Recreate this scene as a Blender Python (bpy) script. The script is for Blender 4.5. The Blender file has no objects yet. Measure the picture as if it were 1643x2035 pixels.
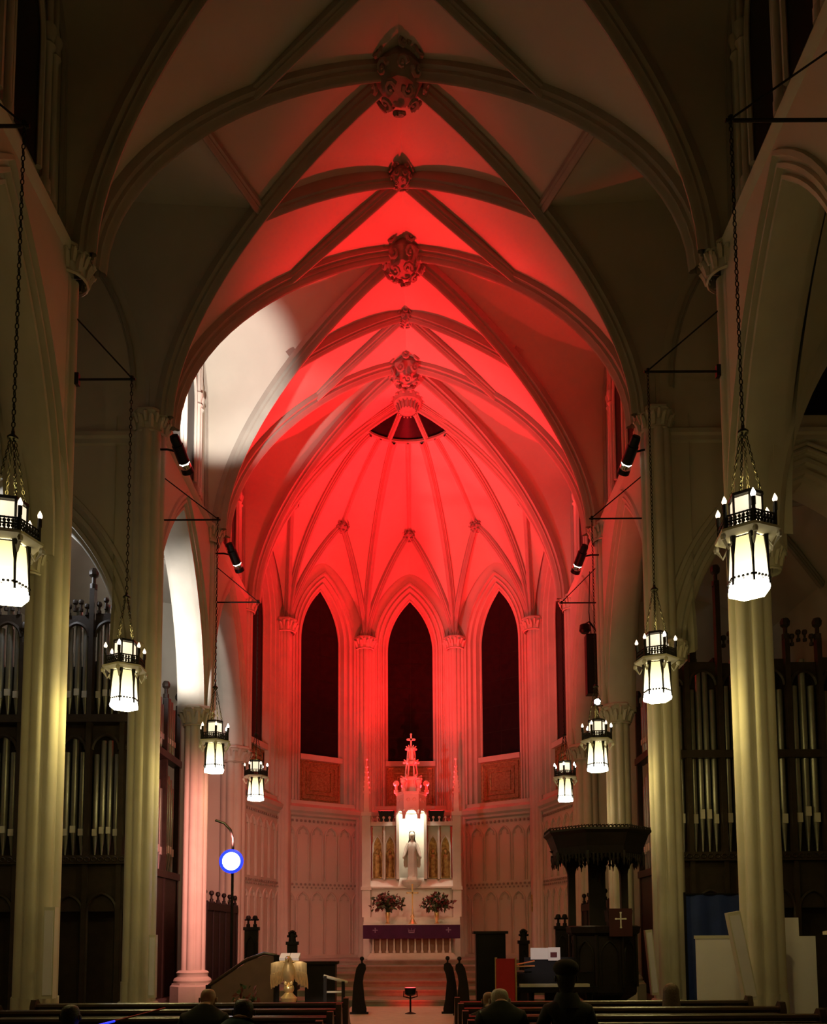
import bpy, math, random
from mathutils import Vector, Matrix
random.seed(11)
sc = bpy.context.scene
col = sc.collection
pi = math.pi
V = Vector

# ---------------------------------------------------------------- camera
PXW, PXH, FPX, TILT, ROLL = 1643.0, 2035.0, 1700.0, 0.085, 0.0055
VPX, VPY = 832.0, 1860.0
cam_d = bpy.data.cameras.new('camera')
cam = bpy.data.objects.new('camera', cam_d)
col.objects.link(cam)
cam_d.sensor_fit = 'VERTICAL'
cam_d.sensor_height = 24.0
cam_d.lens = FPX / PXH * 24.0
cam_d.shift_x = (PXW / 2 - VPX) / PXH
cam_d.shift_y = (VPY - FPX * math.tan(TILT) - PXH / 2) / PXH
cam_d.clip_start = 0.05
cam.matrix_world = Matrix.Translation((0.3, 0, 1.7)) @ Matrix.Rotation(pi / 2 + TILT, 4, 'X') @ Matrix.Rotation(-ROLL, 4, 'Z')
sc.camera = cam

# ---------------------------------------------------------------- world, exposure
w = bpy.data.worlds.new('world')
sc.world = w
w.use_nodes = True
w.node_tree.nodes['Background'].inputs[0].default_value = (0.010, 0.009, 0.006, 1)
w.node_tree.nodes['Background'].inputs[1].default_value = 0.4
sc.view_settings.view_transform = 'Standard'
sc.view_settings.look = 'None'
sc.view_settings.gamma = 1.0
sc.view_settings.exposure = 0.0
sc.view_settings.use_curve_mapping = False
sc.cycles.max_bounces = 4
sc.cycles.diffuse_bounces = 3
sc.cycles.glossy_bounces = 2
sc.cycles.transmission_bounces = 1
sc.cycles.sample_clamp_indirect = 4.0
sc.cycles.use_denoising = True
sc.cycles.use_adaptive_sampling = True
sc.cycles.adaptive_threshold = 0.03

# ---------------------------------------------------------------- stage lights
def light(name, kind, loc, energy, color, target=None, size=None, blend=0.6, radius=0.1):
    d = bpy.data.lights.new(name, kind)
    d.energy = energy
    d.color = color
    o = bpy.data.objects.new(name, d)
    col.objects.link(o)
    o.location = loc
    if kind == 'SPOT':
        d.spot_size = math.radians(size)
        d.spot_blend = blend
    d.shadow_soft_size = radius
    if target is not None:
        o.rotation_euler = (V(target) - V(loc)).to_track_quat('-Z', 'Y').to_euler()
    return o

RED = (1.0, 0.011, 0.019)
WARM = (1.0, 0.79, 0.22)
PINK = (1.0, 0.32, 0.29)
# red stage lights: two on top of the altarpiece, one on the chancel floor, two added for the vault
for s in (-1, 1):
    light('red_uplight', 'SPOT', (s * 0.92, 31.35, 6.45), 3600, RED, (0.0, 28.4, 19.5), 92, 0.8, 0.10)
light('red_uplight', 'SPOT', (0.2, 28.1, 2.3), 22000, RED, (0.0, 24.5, 19.3), 60, 0.8, 0.10)  # added without a fixture, to redden the chancel vault
light('red_uplight', 'SPOT', (0.3, 21.6, 0.9), 8500, RED, (0.1, 31.2, 16.1), 62, 0.7, 0.10)
light('red_uplight', 'SPOT', (-3.0, 23.6, 1.0), 5200, RED, (5.2, 21.0, 15.8), 34, 0.9, 0.12)  # added without a fixture, lifts the right vault web out of shade
# white spots fixed behind the second left pier: chancel vault, chancel arch, and a pink one for the next pier
light('white_vault_spot', 'SPOT', (-4.60, 18.05, 12.7), 1800, (1.0, 0.90, 0.84), (-5.0, 21.5, 16.3), 49, 0.6, 0.08)
light('white_arch_spot', 'SPOT', (-6.55, 20.3, 8.6), 620, (1.0, 0.93, 0.90), (-5.7, 22.4, 9.9), 100, 0.6, 0.08)
light('pink_pier_spot', 'SPOT', (-3.95, 18.9, 3.9), 1500, PINK, (-5.65, 22.8, 3.4), 92, 0.7, 0.10)
light('chamber_worklight', 'POINT', (-8.5, 18.95, 10.6), 90, (0.92, 0.95, 1.0), radius=0.12)
# altar spots (from the tube spotlights)
for s in (-1, 1):
    light('altar_spot', 'SPOT', (s * 4.55, 17.95, 11.6), 900, (1.0, 0.66, 0.42), (s * 0.9, 30.2, 2.4), 16, 0.8, 0.08)
    light('altar_spot', 'SPOT', (s * 4.55, 23.0, 11.6), 310, (1.0, 0.48, 0.36), (s * 1.0, 30.0, 1.6), 36, 0.9, 0.08)
# unseen spots added behind the camera to brighten the lectern and the piano
light('rear_fill_spot', 'SPOT', (-3.2, -4.0, 9.0), 8000, (1.0, 0.80, 0.62), (-1.97, 15.0, 1.0), 4.4, 0.7, 0.05)
light('rear_fill_spot', 'SPOT', (3.5, -4.0, 9.0), 4200, (1.0, 0.80, 0.84), (2.6, 15.6, 1.3), 3.2, 0.8, 0.05)

# ---------------------------------------------------------------- materials
def mat(name, rgb, rough=0.7, metal=0.0, var=0.10, scale=3.0, bump=0.0, bscale=40.0, rgb2=None, emit=None, estr=0.0, spec=0.4, detail=4.0):
    m = bpy.data.materials.new(name)
    m.use_nodes = True
    nt = m.node_tree
    b = nt.nodes['Principled BSDF']
    b.inputs['Roughness'].default_value = rough
    b.inputs['Metallic'].default_value = metal
    b.inputs['Specular IOR Level'].default_value = spec
    tc = nt.nodes.new('ShaderNodeTexCoord')
    n = nt.nodes.new('ShaderNodeTexNoise')
    n.inputs['Scale'].default_value = scale
    n.inputs['Detail'].default_value = detail
    nt.links.new(tc.outputs['Object'], n.inputs['Vector'])
    r = nt.nodes.new('ShaderNodeValToRGB')
    c2 = rgb2 if rgb2 else tuple(c * (1 - 2 * var) for c in rgb)
    r.color_ramp.elements[0].position = 0.3
    r.color_ramp.elements[0].color = (*c2, 1)
    r.color_ramp.elements[1].position = 0.65
    r.color_ramp.elements[1].color = (*rgb, 1)
    nt.links.new(n.outputs['Fac'], r.inputs[0])
    nt.links.new(r.outputs[0], b.inputs['Base Color'])
    if bump > 0:
        n2 = nt.nodes.new('ShaderNodeTexNoise')
        n2.inputs['Scale'].default_value = bscale
        n2.inputs['Detail'].default_value = 3
        nt.links.new(tc.outputs['Object'], n2.inputs['Vector'])
        bp = nt.nodes.new('ShaderNodeBump')
        bp.inputs['Strength'].default_value = bump
        bp.inputs['Distance'].default_value = 0.02
        nt.links.new(n2.outputs['Fac'], bp.inputs['Height'])
        nt.links.new(bp.outputs[0], b.inputs['Normal'])
    if emit:
        b.inputs['Emission Color'].default_value = (*emit, 1)
        b.inputs['Emission Strength'].default_value = estr
    return m

M = {}
M['plaster'] = mat('plaster', (0.60, 0.56, 0.46), 0.85, var=0.05, scale=0.7, bump=0.10, bscale=9)
M['stone'] = mat('stone', (0.56, 0.52, 0.43), 0.8, var=0.07, scale=1.6, bump=0.12, bscale=14)
M['rib'] = mat('rib_stone', (0.40, 0.365, 0.30), 0.8, var=0.06, scale=2.0, bump=0.1, bscale=20)
M['carved'] = mat('carved_stone', (0.32, 0.29, 0.24), 0.8, var=0.12, scale=6, bump=0.3, bscale=30)
M['marble'] = mat('marble', (0.74, 0.69, 0.60), 0.45, var=0.07, scale=2.5, bump=0.05)
M['step_stone'] = mat('step_marble', (0.34, 0.30, 0.25), 0.4, var=0.16, scale=3.0)
M['floor'] = mat('floor_tile', (0.80, 0.60, 0.52), 0.45, var=0.08, scale=5.0)
M['dark_floor'] = mat('dark_floor', (0.09, 0.075, 0.06), 0.6, var=0.1, scale=4)
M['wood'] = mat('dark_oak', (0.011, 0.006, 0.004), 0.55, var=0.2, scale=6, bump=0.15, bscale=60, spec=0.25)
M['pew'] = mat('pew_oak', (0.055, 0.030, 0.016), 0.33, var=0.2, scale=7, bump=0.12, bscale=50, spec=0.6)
M['black'] = mat('black_metal', (0.012, 0.011, 0.010), 0.4, metal=0.6, var=0.1)
M['iron'] = mat('wrought_iron', (0.022, 0.018, 0.014), 0.5, metal=0.5, var=0.15, scale=20)
M['brass'] = mat('brass', (0.85, 0.60, 0.28), 0.32, metal=0.7, var=0.08, scale=12)
M['gilt'] = mat('gilded_relief', (0.55, 0.34, 0.12), 0.38, metal=0.6, rgb2=(0.22, 0.10, 0.035), scale=9, bump=0.5, bscale=26)
M['panel'] = mat('ornament_panel', (0.36, 0.22, 0.09), 0.55, rgb2=(0.20, 0.085, 0.03), scale=14, bump=0.4, bscale=30)
M['glass_dark'] = mat('night_glass', (0.010, 0.006, 0.008), 0.3, rgb2=(0.016, 0.008, 0.010), scale=5, spec=0.12)
M['pipe'] = mat('organ_pipe', (0.34, 0.34, 0.32), 0.38, metal=0.7, var=0.12, scale=3)
M['mouth'] = mat('pipe_mouth', (0.78, 0.76, 0.70), 0.3, metal=0.3, var=0.05)
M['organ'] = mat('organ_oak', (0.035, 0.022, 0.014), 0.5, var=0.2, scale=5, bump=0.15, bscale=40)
M['purple'] = mat('purple_cloth', (0.060, 0.004, 0.050), 0.75, var=0.15, scale=4, bump=0.1, bscale=120)
M['linen'] = mat('white_linen', (0.82, 0.78, 0.72), 0.8, var=0.04)
M['embroid'] = mat('embroidery', (0.34, 0.22, 0.36), 0.6, var=0.1, scale=30)
M['stair_panel'] = mat('stair_panel', (0.22, 0.13, 0.11), 0.7, var=0.1, scale=3)
M['maroon'] = mat('maroon_cloth', (0.050, 0.006, 0.009), 0.75, var=0.15, scale=4)
M['redcloth'] = mat('red_cloth', (0.42, 0.012, 0.016), 0.7, var=0.12, scale=4)
M['white_board'] = mat('white_board', (0.80, 0.78, 0.86), 0.6, var=0.03, scale=2)
M['cream_metal'] = mat('cream_metal', (0.62, 0.60, 0.52), 0.5, var=0.04)
M['blue'] = mat('blue_backdrop', (0.012, 0.030, 0.16), 0.7, var=0.12, scale=2)
M['leaf'] = mat('leaf_green', (0.055, 0.085, 0.025), 0.6, var=0.25, scale=10)
M['leaf_red'] = mat('leaf_red', (0.16, 0.028, 0.016), 0.6, var=0.25, scale=10)
M['flower'] = mat('pink_flower', (0.62, 0.32, 0.28), 0.6, var=0.15, scale=10)
M['paper'] = mat('paper', (0.85, 0.80, 0.84), 0.7, var=0.02)
M['print'] = mat('print_maroon', (0.12, 0.02, 0.03), 0.7, var=0.05)
M['skin'] = mat('skin', (0.46, 0.27, 0.19), 0.55, var=0.06, scale=12)
M['hair_white'] = mat('hair_white', (0.55, 0.50, 0.42), 0.6, var=0.15, scale=40, bump=0.4, bscale=90)
M['hair_dark'] = mat('hair_dark', (0.018, 0.014, 0.011), 0.5, var=0.2, scale=40, bump=0.4, bscale=90)
M['hair_brown'] = mat('hair_brown', (0.13, 0.08, 0.045), 0.5, var=0.2, scale=40, bump=0.4, bscale=90)
M['coat_dark'] = mat('coat_dark', (0.016, 0.017, 0.015), 0.85, var=0.15, scale=20)
M['coat_teal'] = mat('coat_teal', (0.010, 0.050, 0.080), 0.8, var=0.15, scale=20)
M['coat_green'] = mat('coat_green', (0.020, 0.023, 0.015), 0.85, var=0.15, scale=20)
M['hat'] = mat('hat_felt', (0.014, 0.010, 0.009), 0.9, var=0.15, scale=25)
M['lamp_glass'] = mat('lamp_glass', (0.8, 0.75, 0.6), 0.4, emit=(1.0, 0.84, 0.46), estr=1.6, var=0.03)
M['lamp_glass_top'] = mat('lamp_glass_top', (0.8, 0.75, 0.65), 0.4, emit=(1.0, 0.83, 0.58), estr=1.0, var=0.03)
M['lamp_core'] = mat('lamp_core', (0.9, 0.9, 0.85), 0.4, emit=(1.0, 0.95, 0.78), estr=9.0, var=0.02)
M['flame'] = mat('candle_bulb', (0.9, 0.8, 0.7), 0.4, emit=(1.0, 0.80, 0.62), estr=1.7, var=0.02)
M['flame_bright'] = mat('candle_bulb_bright', (0.9, 0.8, 0.7), 0.4, emit=(1.0, 0.95, 0.84), estr=12.0, var=0.02)
M['led_white'] = mat('led_white', (0.9, 0.9, 0.9), 0.3, emit=(1.0, 0.93, 0.86), estr=22.0, var=0.02)
M['led_blue'] = mat('led_blue', (0.5, 0.6, 1.0), 0.3, emit=(0.35, 0.50, 1.0), estr=16.0, var=0.02)
M['blue_glow'] = mat('blue_glow', (0.02, 0.03, 0.4), 0.3, emit=(0.01, 0.03, 1.0), estr=2.2, var=0.02)
M['led_red'] = mat('led_red', (1.0, 0.1, 0.1), 0.3, emit=(1.0, 0.05, 0.06), estr=5.0, var=0.02)
M['chrome'] = mat('chrome', (0.75, 0.72, 0.68), 0.15, metal=1.0, var=0.03)
M['brown_stone'] = mat('brown_stone', (0.26, 0.16, 0.10), 0.5, var=0.1, scale=4)
M['keys'] = mat('piano_keys', (0.6, 0.55, 0.5), 0.4, var=0.1)

for k_ in ('lamp_glass', 'lamp_glass_top', 'lamp_core', 'flame', 'flame_bright', 'led_white', 'led_blue', 'blue_glow', 'led_red'):
    M[k_].cycles.emission_sampling = 'NONE'      # the lamps' own light objects do the lighting
# ---------------------------------------------------------------- mesh builder
class MB:
    def __init__(self):
        self.v = []
        self.f = []
    def quad(self, *p):
        i = len(self.v)
        self.v += [tuple(q) for q in p]
        self.f.append(tuple(range(i, i + len(p))))
        return self
    def box(self, x0, x1, y0, y1, z0, z1):
        i = len(self.v)
        self.v += [(x, y, z) for z in (z0, z1) for y in (y0, y1) for x in (x0, x1)]
        for q in ((0, 2, 3, 1), (4, 5, 7, 6), (0, 1, 5, 4), (2, 6, 7, 3), (0, 4, 6, 2), (1, 3, 7, 5)):
            self.f.append(tuple(i + k for k in q))
        return self
    def frustum(self, c0, a0, b0, z0, c1, a1, b1, z1):
        i = len(self.v)
        for c, a, b, z in ((c0, a0, b0, z0), (c1, a1, b1, z1)):
            self.v += [(c[0] + sx * a, c[1] + sy * b, z) for sx, sy in ((-1, -1), (1, -1), (1, 1), (-1, 1))]
        self.f += [(i + 3, i + 2, i + 1, i), (i + 4, i + 5, i + 6, i + 7)]
        for k in range(4):
            self.f.append((i + k, i + (k + 1) % 4, i + 4 + (k + 1) % 4, i + 4 + k))
        return self
    def grid(self, rows, closed=False):
        i = len(self.v)
        n = len(rows[0])
        for r in rows:
            self.v += [tuple(p) for p in r]
        m = n if closed else n - 1
        for a in range(len(rows) - 1):
            for b in range(m):
                c = (b + 1) % n
                self.f.append((i + a * n + b, i + a * n + c, i + (a + 1) * n + c, i + (a + 1) * n + b))
        return self
    def cap(self, ring, flip=False):
        i = len(self.v)
        self.v += [tuple(p) for p in ring]
        t = tuple(range(i, i + len(ring)))
        self.f.append(t[::-1] if flip else t)
        return self
    def tube(self, path, r, n=8, caps=True):
        path = [V(p) for p in path]
        m = len(path)
        rs = r if isinstance(r, (list, tuple)) else [r] * m
        t0 = (path[1] - path[0]).normalized()
        up = V((0, 0, 1)) if abs(t0.z) < 0.9 else V((1, 0, 0))
        nrm = (up - t0 * up.dot(t0)).normalized()
        rows = []
        for k in range(m):
            t = (path[min(k + 1, m - 1)] - path[max(k - 1, 0)]).normalized()
            nrm = (nrm - t * nrm.dot(t)).normalized()
            b = t.cross(nrm)
            rows.append([path[k] + (nrm * math.cos(2 * pi * j / n) + b * math.sin(2 * pi * j / n)) * rs[k] for j in range(n)])
        self.grid(rows, True)
        if caps:
            self.cap(rows[0], True)
            self.cap(rows[-1])
        return self
    def lathe(self, prof, c=(0, 0, 0), n=16, ph=0.0, sx=1.0, sy=1.0, caps=True):
        rows = [[(c[0] + r * sx * math.cos(2 * pi * j / n + ph), c[1] + r * sy * math.sin(2 * pi * j / n + ph), c[2] + z) for j in range(n)] for r, z in prof]
        self.grid(rows, True)
        if caps:
            self.cap(rows[0], True)
            self.cap(rows[-1])
        return self
    def prism(self, poly, z0, z1):
        lo = [(x, y, z0) for x, y in poly]
        hi = [(x, y, z1) for x, y in poly]
        self.grid([lo, hi], True)
        self.cap(lo, True)
        self.cap(hi)
        return self
    def ball(self, c, r, n=8, m=6, s=(1, 1, 1)):
        rows = []
        for a in range(1, m):
            t = pi * a / m
            rows.append([(c[0] + r * s[0] * math.sin(t) * math.cos(2 * pi * j / n), c[1] + r * s[1] * math.sin(t) * math.sin(2 * pi * j / n), c[2] - r * s[2] * math.cos(t)) for j in range(n)])
        self.grid(rows, True)
        self.cap(rows[0], True)
        self.cap(rows[-1])
        return self
    def xf(self, mtx, start=0):
        self.v[start:] = [tuple(mtx @ V(p)) for p in self.v[start:]]
        return self

def mesh(name, mb, m, smooth=True, ang=35):
    me = bpy.data.meshes.new(name)
    me.from_pydata(mb.v, [], mb.f)
    me.update()
    if smooth:
        for p in me.polygons:
            p.use_smooth = True
        me.set_sharp_from_angle(angle=math.radians(ang))
    me.materials.append(M[m] if isinstance(m, str) else m)
    return me

def link(name, me, parent=None, mtx=None):
    o = bpy.data.objects.new(name, me)
    col.objects.link(o)
    if parent is not None:
        o.parent = parent
    if mtx is not None:
        o.matrix_local = mtx
    return o

def obj(name, mb, m, parent=None, mtx=None, smooth=True, ang=35):
    return link(name, mesh(name, mb, m, smooth, ang), parent, mtx)

def tag(o, label=None, cat=None, group=None, kind=None):
    if label: o['label'] = label
    if cat: o['category'] = cat
    if group: o['group'] = group
    if kind: o['kind'] = kind
    return o

def thing(name, loc, label, cat, group=None, rz=0.0):
    o = bpy.data.objects.new(name, None)
    o.empty_display_size = 0.1
    col.objects.link(o)
    o.location = loc
    o.rotation_euler = (0, 0, rz)
    return tag(o, label, cat, group)

def struct(name, mb, m, smooth=True, mtx=None, label=None):
    o = obj(name, mb, m, None, mtx, smooth)
    return tag(o, label, kind='structure')

def copy_tree(o, parent=None):
    c = o.copy()
    col.objects.link(c)
    c.parent = parent
    for ch in list(o.children):
        copy_tree(ch, c)
    return c

def T(x=0, y=0, z=0, rz=0.0):
    return Matrix.Translation((x, y, z)) @ Matrix.Rotation(rz, 4, 'Z')

def arch(hw, zs, za, n=14, legs=None):
    """pointed arch in (x, z), left springing to right springing"""
    h = za - zs
    c = (h * h - hw * hw) / (2 * hw)
    R = c + hw
    a1 = math.asin(min(1, h / R))
    if c < 0: a1 = pi - a1
    L = [(c - R * math.cos(a1 * k / n), zs + R * math.sin(a1 * k / n)) for k in range(n + 1)]
    L[-1] = (0, za)
    pts = L + [(-x, z) for x, z in L[-2::-1]]
    if legs is not None:
        pts = [(-hw, legs)] + pts + [(hw, legs)]
    return pts

def interp(tab, x):
    for (a, va), (b, vb) in zip(tab, tab[1:]):
        if x <= b:
            return va + (vb - va) * (x - a) / (b - a)
    return tab[-1][1]

# ================================================================= STRUCTURE
PYS = [4.5, 8.9, 13.3, 17.7, 22.8, 27.8]
CYS = [6.7, 11.1, 15.5, 20.25, 25.3]
ZC = [18.75, 18.75, 18.8, 19.0, 19.55]
ZP = [18.6, 18.6, 18.6, 18.7, 19.25, 19.95]
ZCAP = 12.85
NR = 18
WS = [(k / NR) ** 1.7 for k in range(NR + 1)]
prof_v = lambda w_: (1 - (1 - w_) ** 1.2) ** 0.55
def raised(p0, p1, z0, z1, ws=WS, fn=prof_v):
    return [V((p0[0] + (p1[0] - p0[0]) * q, p0[1] + (p1[1] - p0[1]) * q, z0 + (z1 - z0) * fn(q))) for q in ws]
def diag(s, pi_, ci):
    yp, yc = PYS[pi_], CYS[ci]
    a = (s * 5.5 * 0.945, yp + (yc - yp) * 0.055)
    return raised(a, (0, yc), ZCAP, ZC[ci])
RIB = [(-1, 0.25), (-1, -0.30), (-0.62, -0.42), (-0.62, -0.62), (-0.38, -0.72), (-0.30, -0.95), (0, -1.05), (0.30, -0.95), (0.38, -0.72), (0.62, -0.62), (0.62, -0.42), (1, -0.30), (1, 0.25)]
def ribmesh(mb, path, hw=0.15, dp=0.24, prof=RIB):
    path = [V(p) for p in path]
    d = path[-1] - path[0]
    d.z = 0
    d.normalize()
    side = V((d.y, -d.x, 0))
    rows = []
    for k, p in enumerate(path):
        t = (path[min(k + 1, len(path) - 1)] - path[max(0, k - 1)]).normalized()
        up = side.cross(t)
        rows.append([p + side * a * hw + up * b * dp for a, b in prof])
    mb.grid(rows)
    return mb

ceiling = tag(bpy.data.objects.new('ceiling', None), 'ribbed plaster vault over nave, crossing, chancel and apse', kind='structure')
col.objects.link(ceiling)
LIERNE = [(a, 1.6 if b > 0 else b) for a, b in RIB]
def rib(path, hw=0.15, dp=0.30, prof=RIB):
    return obj('rib', ribmesh(MB(), path, hw, dp, prof), 'rib', ceiling, ang=50)
def web(rows):
    return obj('vault_web', MB().grid(rows), 'plaster', ceiling, ang=60)

DG = {}
for ci in range(5):
    for s in (-1, 1):
        for k in (0, 1):
            DG[(s, ci + k, ci)] = diag(s, ci + k, ci)
            rib(DG[(s, ci + k, ci)])
def midline(s, a, b, zp):
    m = [(p + q) / 2 for p, q in zip(a, b)]
    dz = zp - m[-1].z
    return [V((p.x, p.y, p.z + dz * prof_v(wk) ** 1.3)) for p, wk in zip(m, WS)]
def lierne(mid, dg, frac=0.52):
    N = 8
    out = []
    for j in range(N + 1):
        t = j / N
        x = (1 - t) * NR + t * NR * frac ** (1 / 1.7)
        a = int(min(x, NR - 1e-6)); f = x - a
        pm = mid[a].lerp(mid[a + 1], f)
        pd = dg[a].lerp(dg[a + 1], f)
        out.append(pm.lerp(pd, t))
    return [p.lerp(out[0].lerp(out[-1], j / N), 0.62) - V((0, 0, 0.02)) for j, p in enumerate(out)]
# longitudinal webs and liernes at each pair of piers
for pk in (1, 2, 3, 4):
    for s in (-1, 1):
        a, b = DG[(s, pk, pk - 1)], DG[(s, pk, pk)]
        m = midline(s, a, b, ZP[pk])
        web([[p, q, r] for p, q, r in zip(a, m, b)])
        rib(lierne(m, a, 0.42), 0.11, 0.20, LIERNE)
        rib(lierne(m, b, 0.48), 0.11, 0.20, LIERNE)
for s in (-1, 1):      # transverse arch in front of the apse
    tr = raised((s * 5.2, 27.8), (0, 27.75), ZCAP, ZP[5])
    rib(tr, 0.17, 0.26)
    web([[p, q] for p, q in zip(DG[(s, 5, 4)], tr)])
    tr0 = raised((s * 5.2, 4.5), (0, 4.5), ZCAP, ZP[0])
    web([[p, q] for p, q in zip(DG[(s, 0, 0)], tr0)])
# lateral webs with stilted wall arches
for ci in (0, 1, 3, 4):
    for s in (-1, 1):
        for k in (0, 1):
            dg = DG[(s, ci + k, ci)]
            yp, yc = PYS[ci + k], CYS[ci]
            sg = 1 if yc > yp else -1
            half = abs(yc - yp)
            f = []
            for p, q in zip(dg, WS):
                v = prof_v(q)
                e = max(0.0, (v - 0.62) / 0.38)
                f.append(V((s * 5.56, yp + sg * (0.22 + 0.10 * v + (half - 0.32) * e ** 1.7), ZCAP + (ZC[ci] - 0.5 - ZCAP) * v)))
            web([[a.lerp(b, t) for t in (0, 0.33, 0.66, 1)] for a, b in zip(dg, f)])
            obj('wall_rib', ribmesh(MB(), [p - V((s * 0.06, 0, 0)) for p in f], 0.07, 0.10), 'rib', ceiling, ang=50)
# crossing bay: barrel crown above the side liernes, then the vaults run out into the transepts
XT, ZT = 8.75, 18.3
for s in (-1, 1):
    d1, d2 = DG[(s, 2, 2)], DG[(s, 3, 2)]
    kl1 = min(range(NR + 1), key=lambda k: abs((WS[k]) - 0.30))
    kl2 = min(range(NR + 1), key=lambda k: abs((WS[k]) - 0.45))
    n = NR - kl2
    up1 = [d1[round(kl1 + (NR - kl1) * j / n)] for j in range(n + 1)]
    up2 = [d2[kl2 + j] for j in range(n + 1)]
    web([[a.lerp(b, t) for t in (0, 0.5, 1)] for a, b in zip(up1, up2)])
    P1, P2 = d1[kl1], d2[kl2]
    rib([P1.lerp(P2, t / 6) for t in range(7)], 0.11, 0.18)
    half = arch(2.9, 13.6, ZT, kl2 + 0)[:kl2 + 1]
    for yy, dd, kl in ((17.85, d2, kl2), (13.15, d1, kl1)):
        ar = [V((s * (XT + x), yy, z)) for x, z in [(-(2.9) if j == 0 else half[j][0], half[j][1]) for j in range(kl2 + 1)]]
        ar = [V((s * (XT - abs(h[0])), yy, h[1])) for h in half]
        dl = [dd[round(kl * j / kl2)] for j in range(kl2 + 1)]
        web([[a.lerp(b, t) for t in (0, 0.5, 1)] for a, b in zip(dl, ar)])
        if yy > 15:
            obj('wall_rib', ribmesh(MB(), [p + V((0, -0.05, 0)) for p in ar], 0.10, 0.14), 'rib', ceiling, ang=50)
        ar2 = [V((s * (2 * XT - abs(p.x)), p.y, p.z)) for p in ar]
        web([[p, q] for p, q in zip(ar2, [V((s * 12.0, 15.5 + (yy - 15.5) * 0.9, min(18.4, p.z))) for p in ar2])])
    E_, W_ = V((s * XT, 17.85, ZT)), V((s * XT, 13.15, ZT))
    web([[P1, P2], [W_, E_]])
    web([[W_, E_], [V((s * 12, 13.2, 18.4)), V((s * 12, 17.8, 18.4))]])

# ----- carved bosses
def boss_mesh(r, seed, drop=0.55):
    rnd = random.Random(seed)
    mb = MB()
    mb.lathe([(0.25 * r, 0.25 * r), (0.7 * r, 0.1 * r), (0.78 * r, -0.2 * r), (0.5 * r, -0.55 * r), (0.05 * r, -0.62 * r)], n=12)
    for ring, (cnt, el) in enumerate(((9, -0.05), (8, -0.38), (5, -0.66))):
        for j in range(cnt):
            a = 2 * pi * j / cnt + ring * 0.4 + rnd.uniform(-.12, .12)
            rr = r * (0.82, 0.66, 0.36)[ring]
            c = V((rr * math.cos(a), rr * math.sin(a), el * r))
            d = c.normalized()
            t = V((-math.sin(a), math.cos(a), 0)) if rnd.random() < .5 else V((math.sin(a), -math.cos(a), 0))
            b = d.cross(t)
            cr = r * rnd.uniform(.15, .20)
            path = [c + d * r * 0.13 + (t * math.cos(q) + b * math.sin(q)) * cr * (1 - q / 9) for q in [x * 0.75 for x in range(8)]]
            mb.tube(path, [r * 0.075 * (1 - 0.05 * x) for x in range(8)], 5)
            mb.ball(c + d * r * 0.15, r * 0.07, 5, 4)
    return mb
bm_big = mesh('boss', boss_mesh(0.50, 3), 'carved')
bm_small = mesh('boss', boss_mesh(0.32, 5), 'carved')
for ci, z in ((1, 0.1), (2, 0.12), (3, 0.12), (4, 0.12)):
    o = link('boss', bm_big, ceiling, T(0, CYS[ci], ZC[ci] - z, ci))
    o.scale = (1.32, 1.32, 1.5)
for pk in (2, 3, 4):
    link('boss', bm_small, ceiling, T(0, PYS[pk], ZP[pk] - 0.1, pk))

# ----- apse vault
AV = [(-90, -5.5, 27.8), (-54, -4.72, 31.0), (-18, -1.82, 33.05), (18, 1.82, 33.05), (54, 4.72, 31.0), (90, 5.5, 27.8)]
ZA = 13.45
RZ = 19.0
def ringp(deg, k=1.0, z=RZ):
    a = math.radians(deg)
    return V((1.62 * k * math.sin(a), 27.35 + 1.3 * k * math.cos(a), z))
fn2 = lambda q: (1 - (1 - q) ** 1.35) ** 0.58
main = {}
for dg_, x, y in AV:
    rp = ringp(dg_)
    k = 0.955
    main[dg_] = raised((x * k, 27.8 + (y - 27.8) * k), (rp.x, rp.y), ZA if abs(dg_) < 80 else ZCAP, RZ, fn=fn2)
    if abs(dg_) < 80: rib(main[dg_], 0.13, 0.2)
LB = {0: V((0.0, 32.1, 17.35)), 36: V((2.55, 31.25, 17.3)), 72: V((4.15, 29.25, 17.2))}
for d_ in (36, 72):
    LB[-d_] = V((-LB[d_].x, LB[d_].y, LB[d_].z))
FZ = 16.1
lunboss = mesh('boss', boss_mesh(0.30, 8), 'carved')
crown = MB()
for j in range(6):
    a = 2 * pi * j / 6
    crown.tube([(0.2 * math.cos(a), 0.2 * math.sin(a), 0), (0.27 * math.cos(a), 0.27 * math.sin(a), 0.16), (0.24 * math.cos(a), 0.24 * math.sin(a), 0.3)], [0.07, 0.05, 0.01], 5)
crown_me = mesh('leaf_crown', crown, 'carved')
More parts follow.
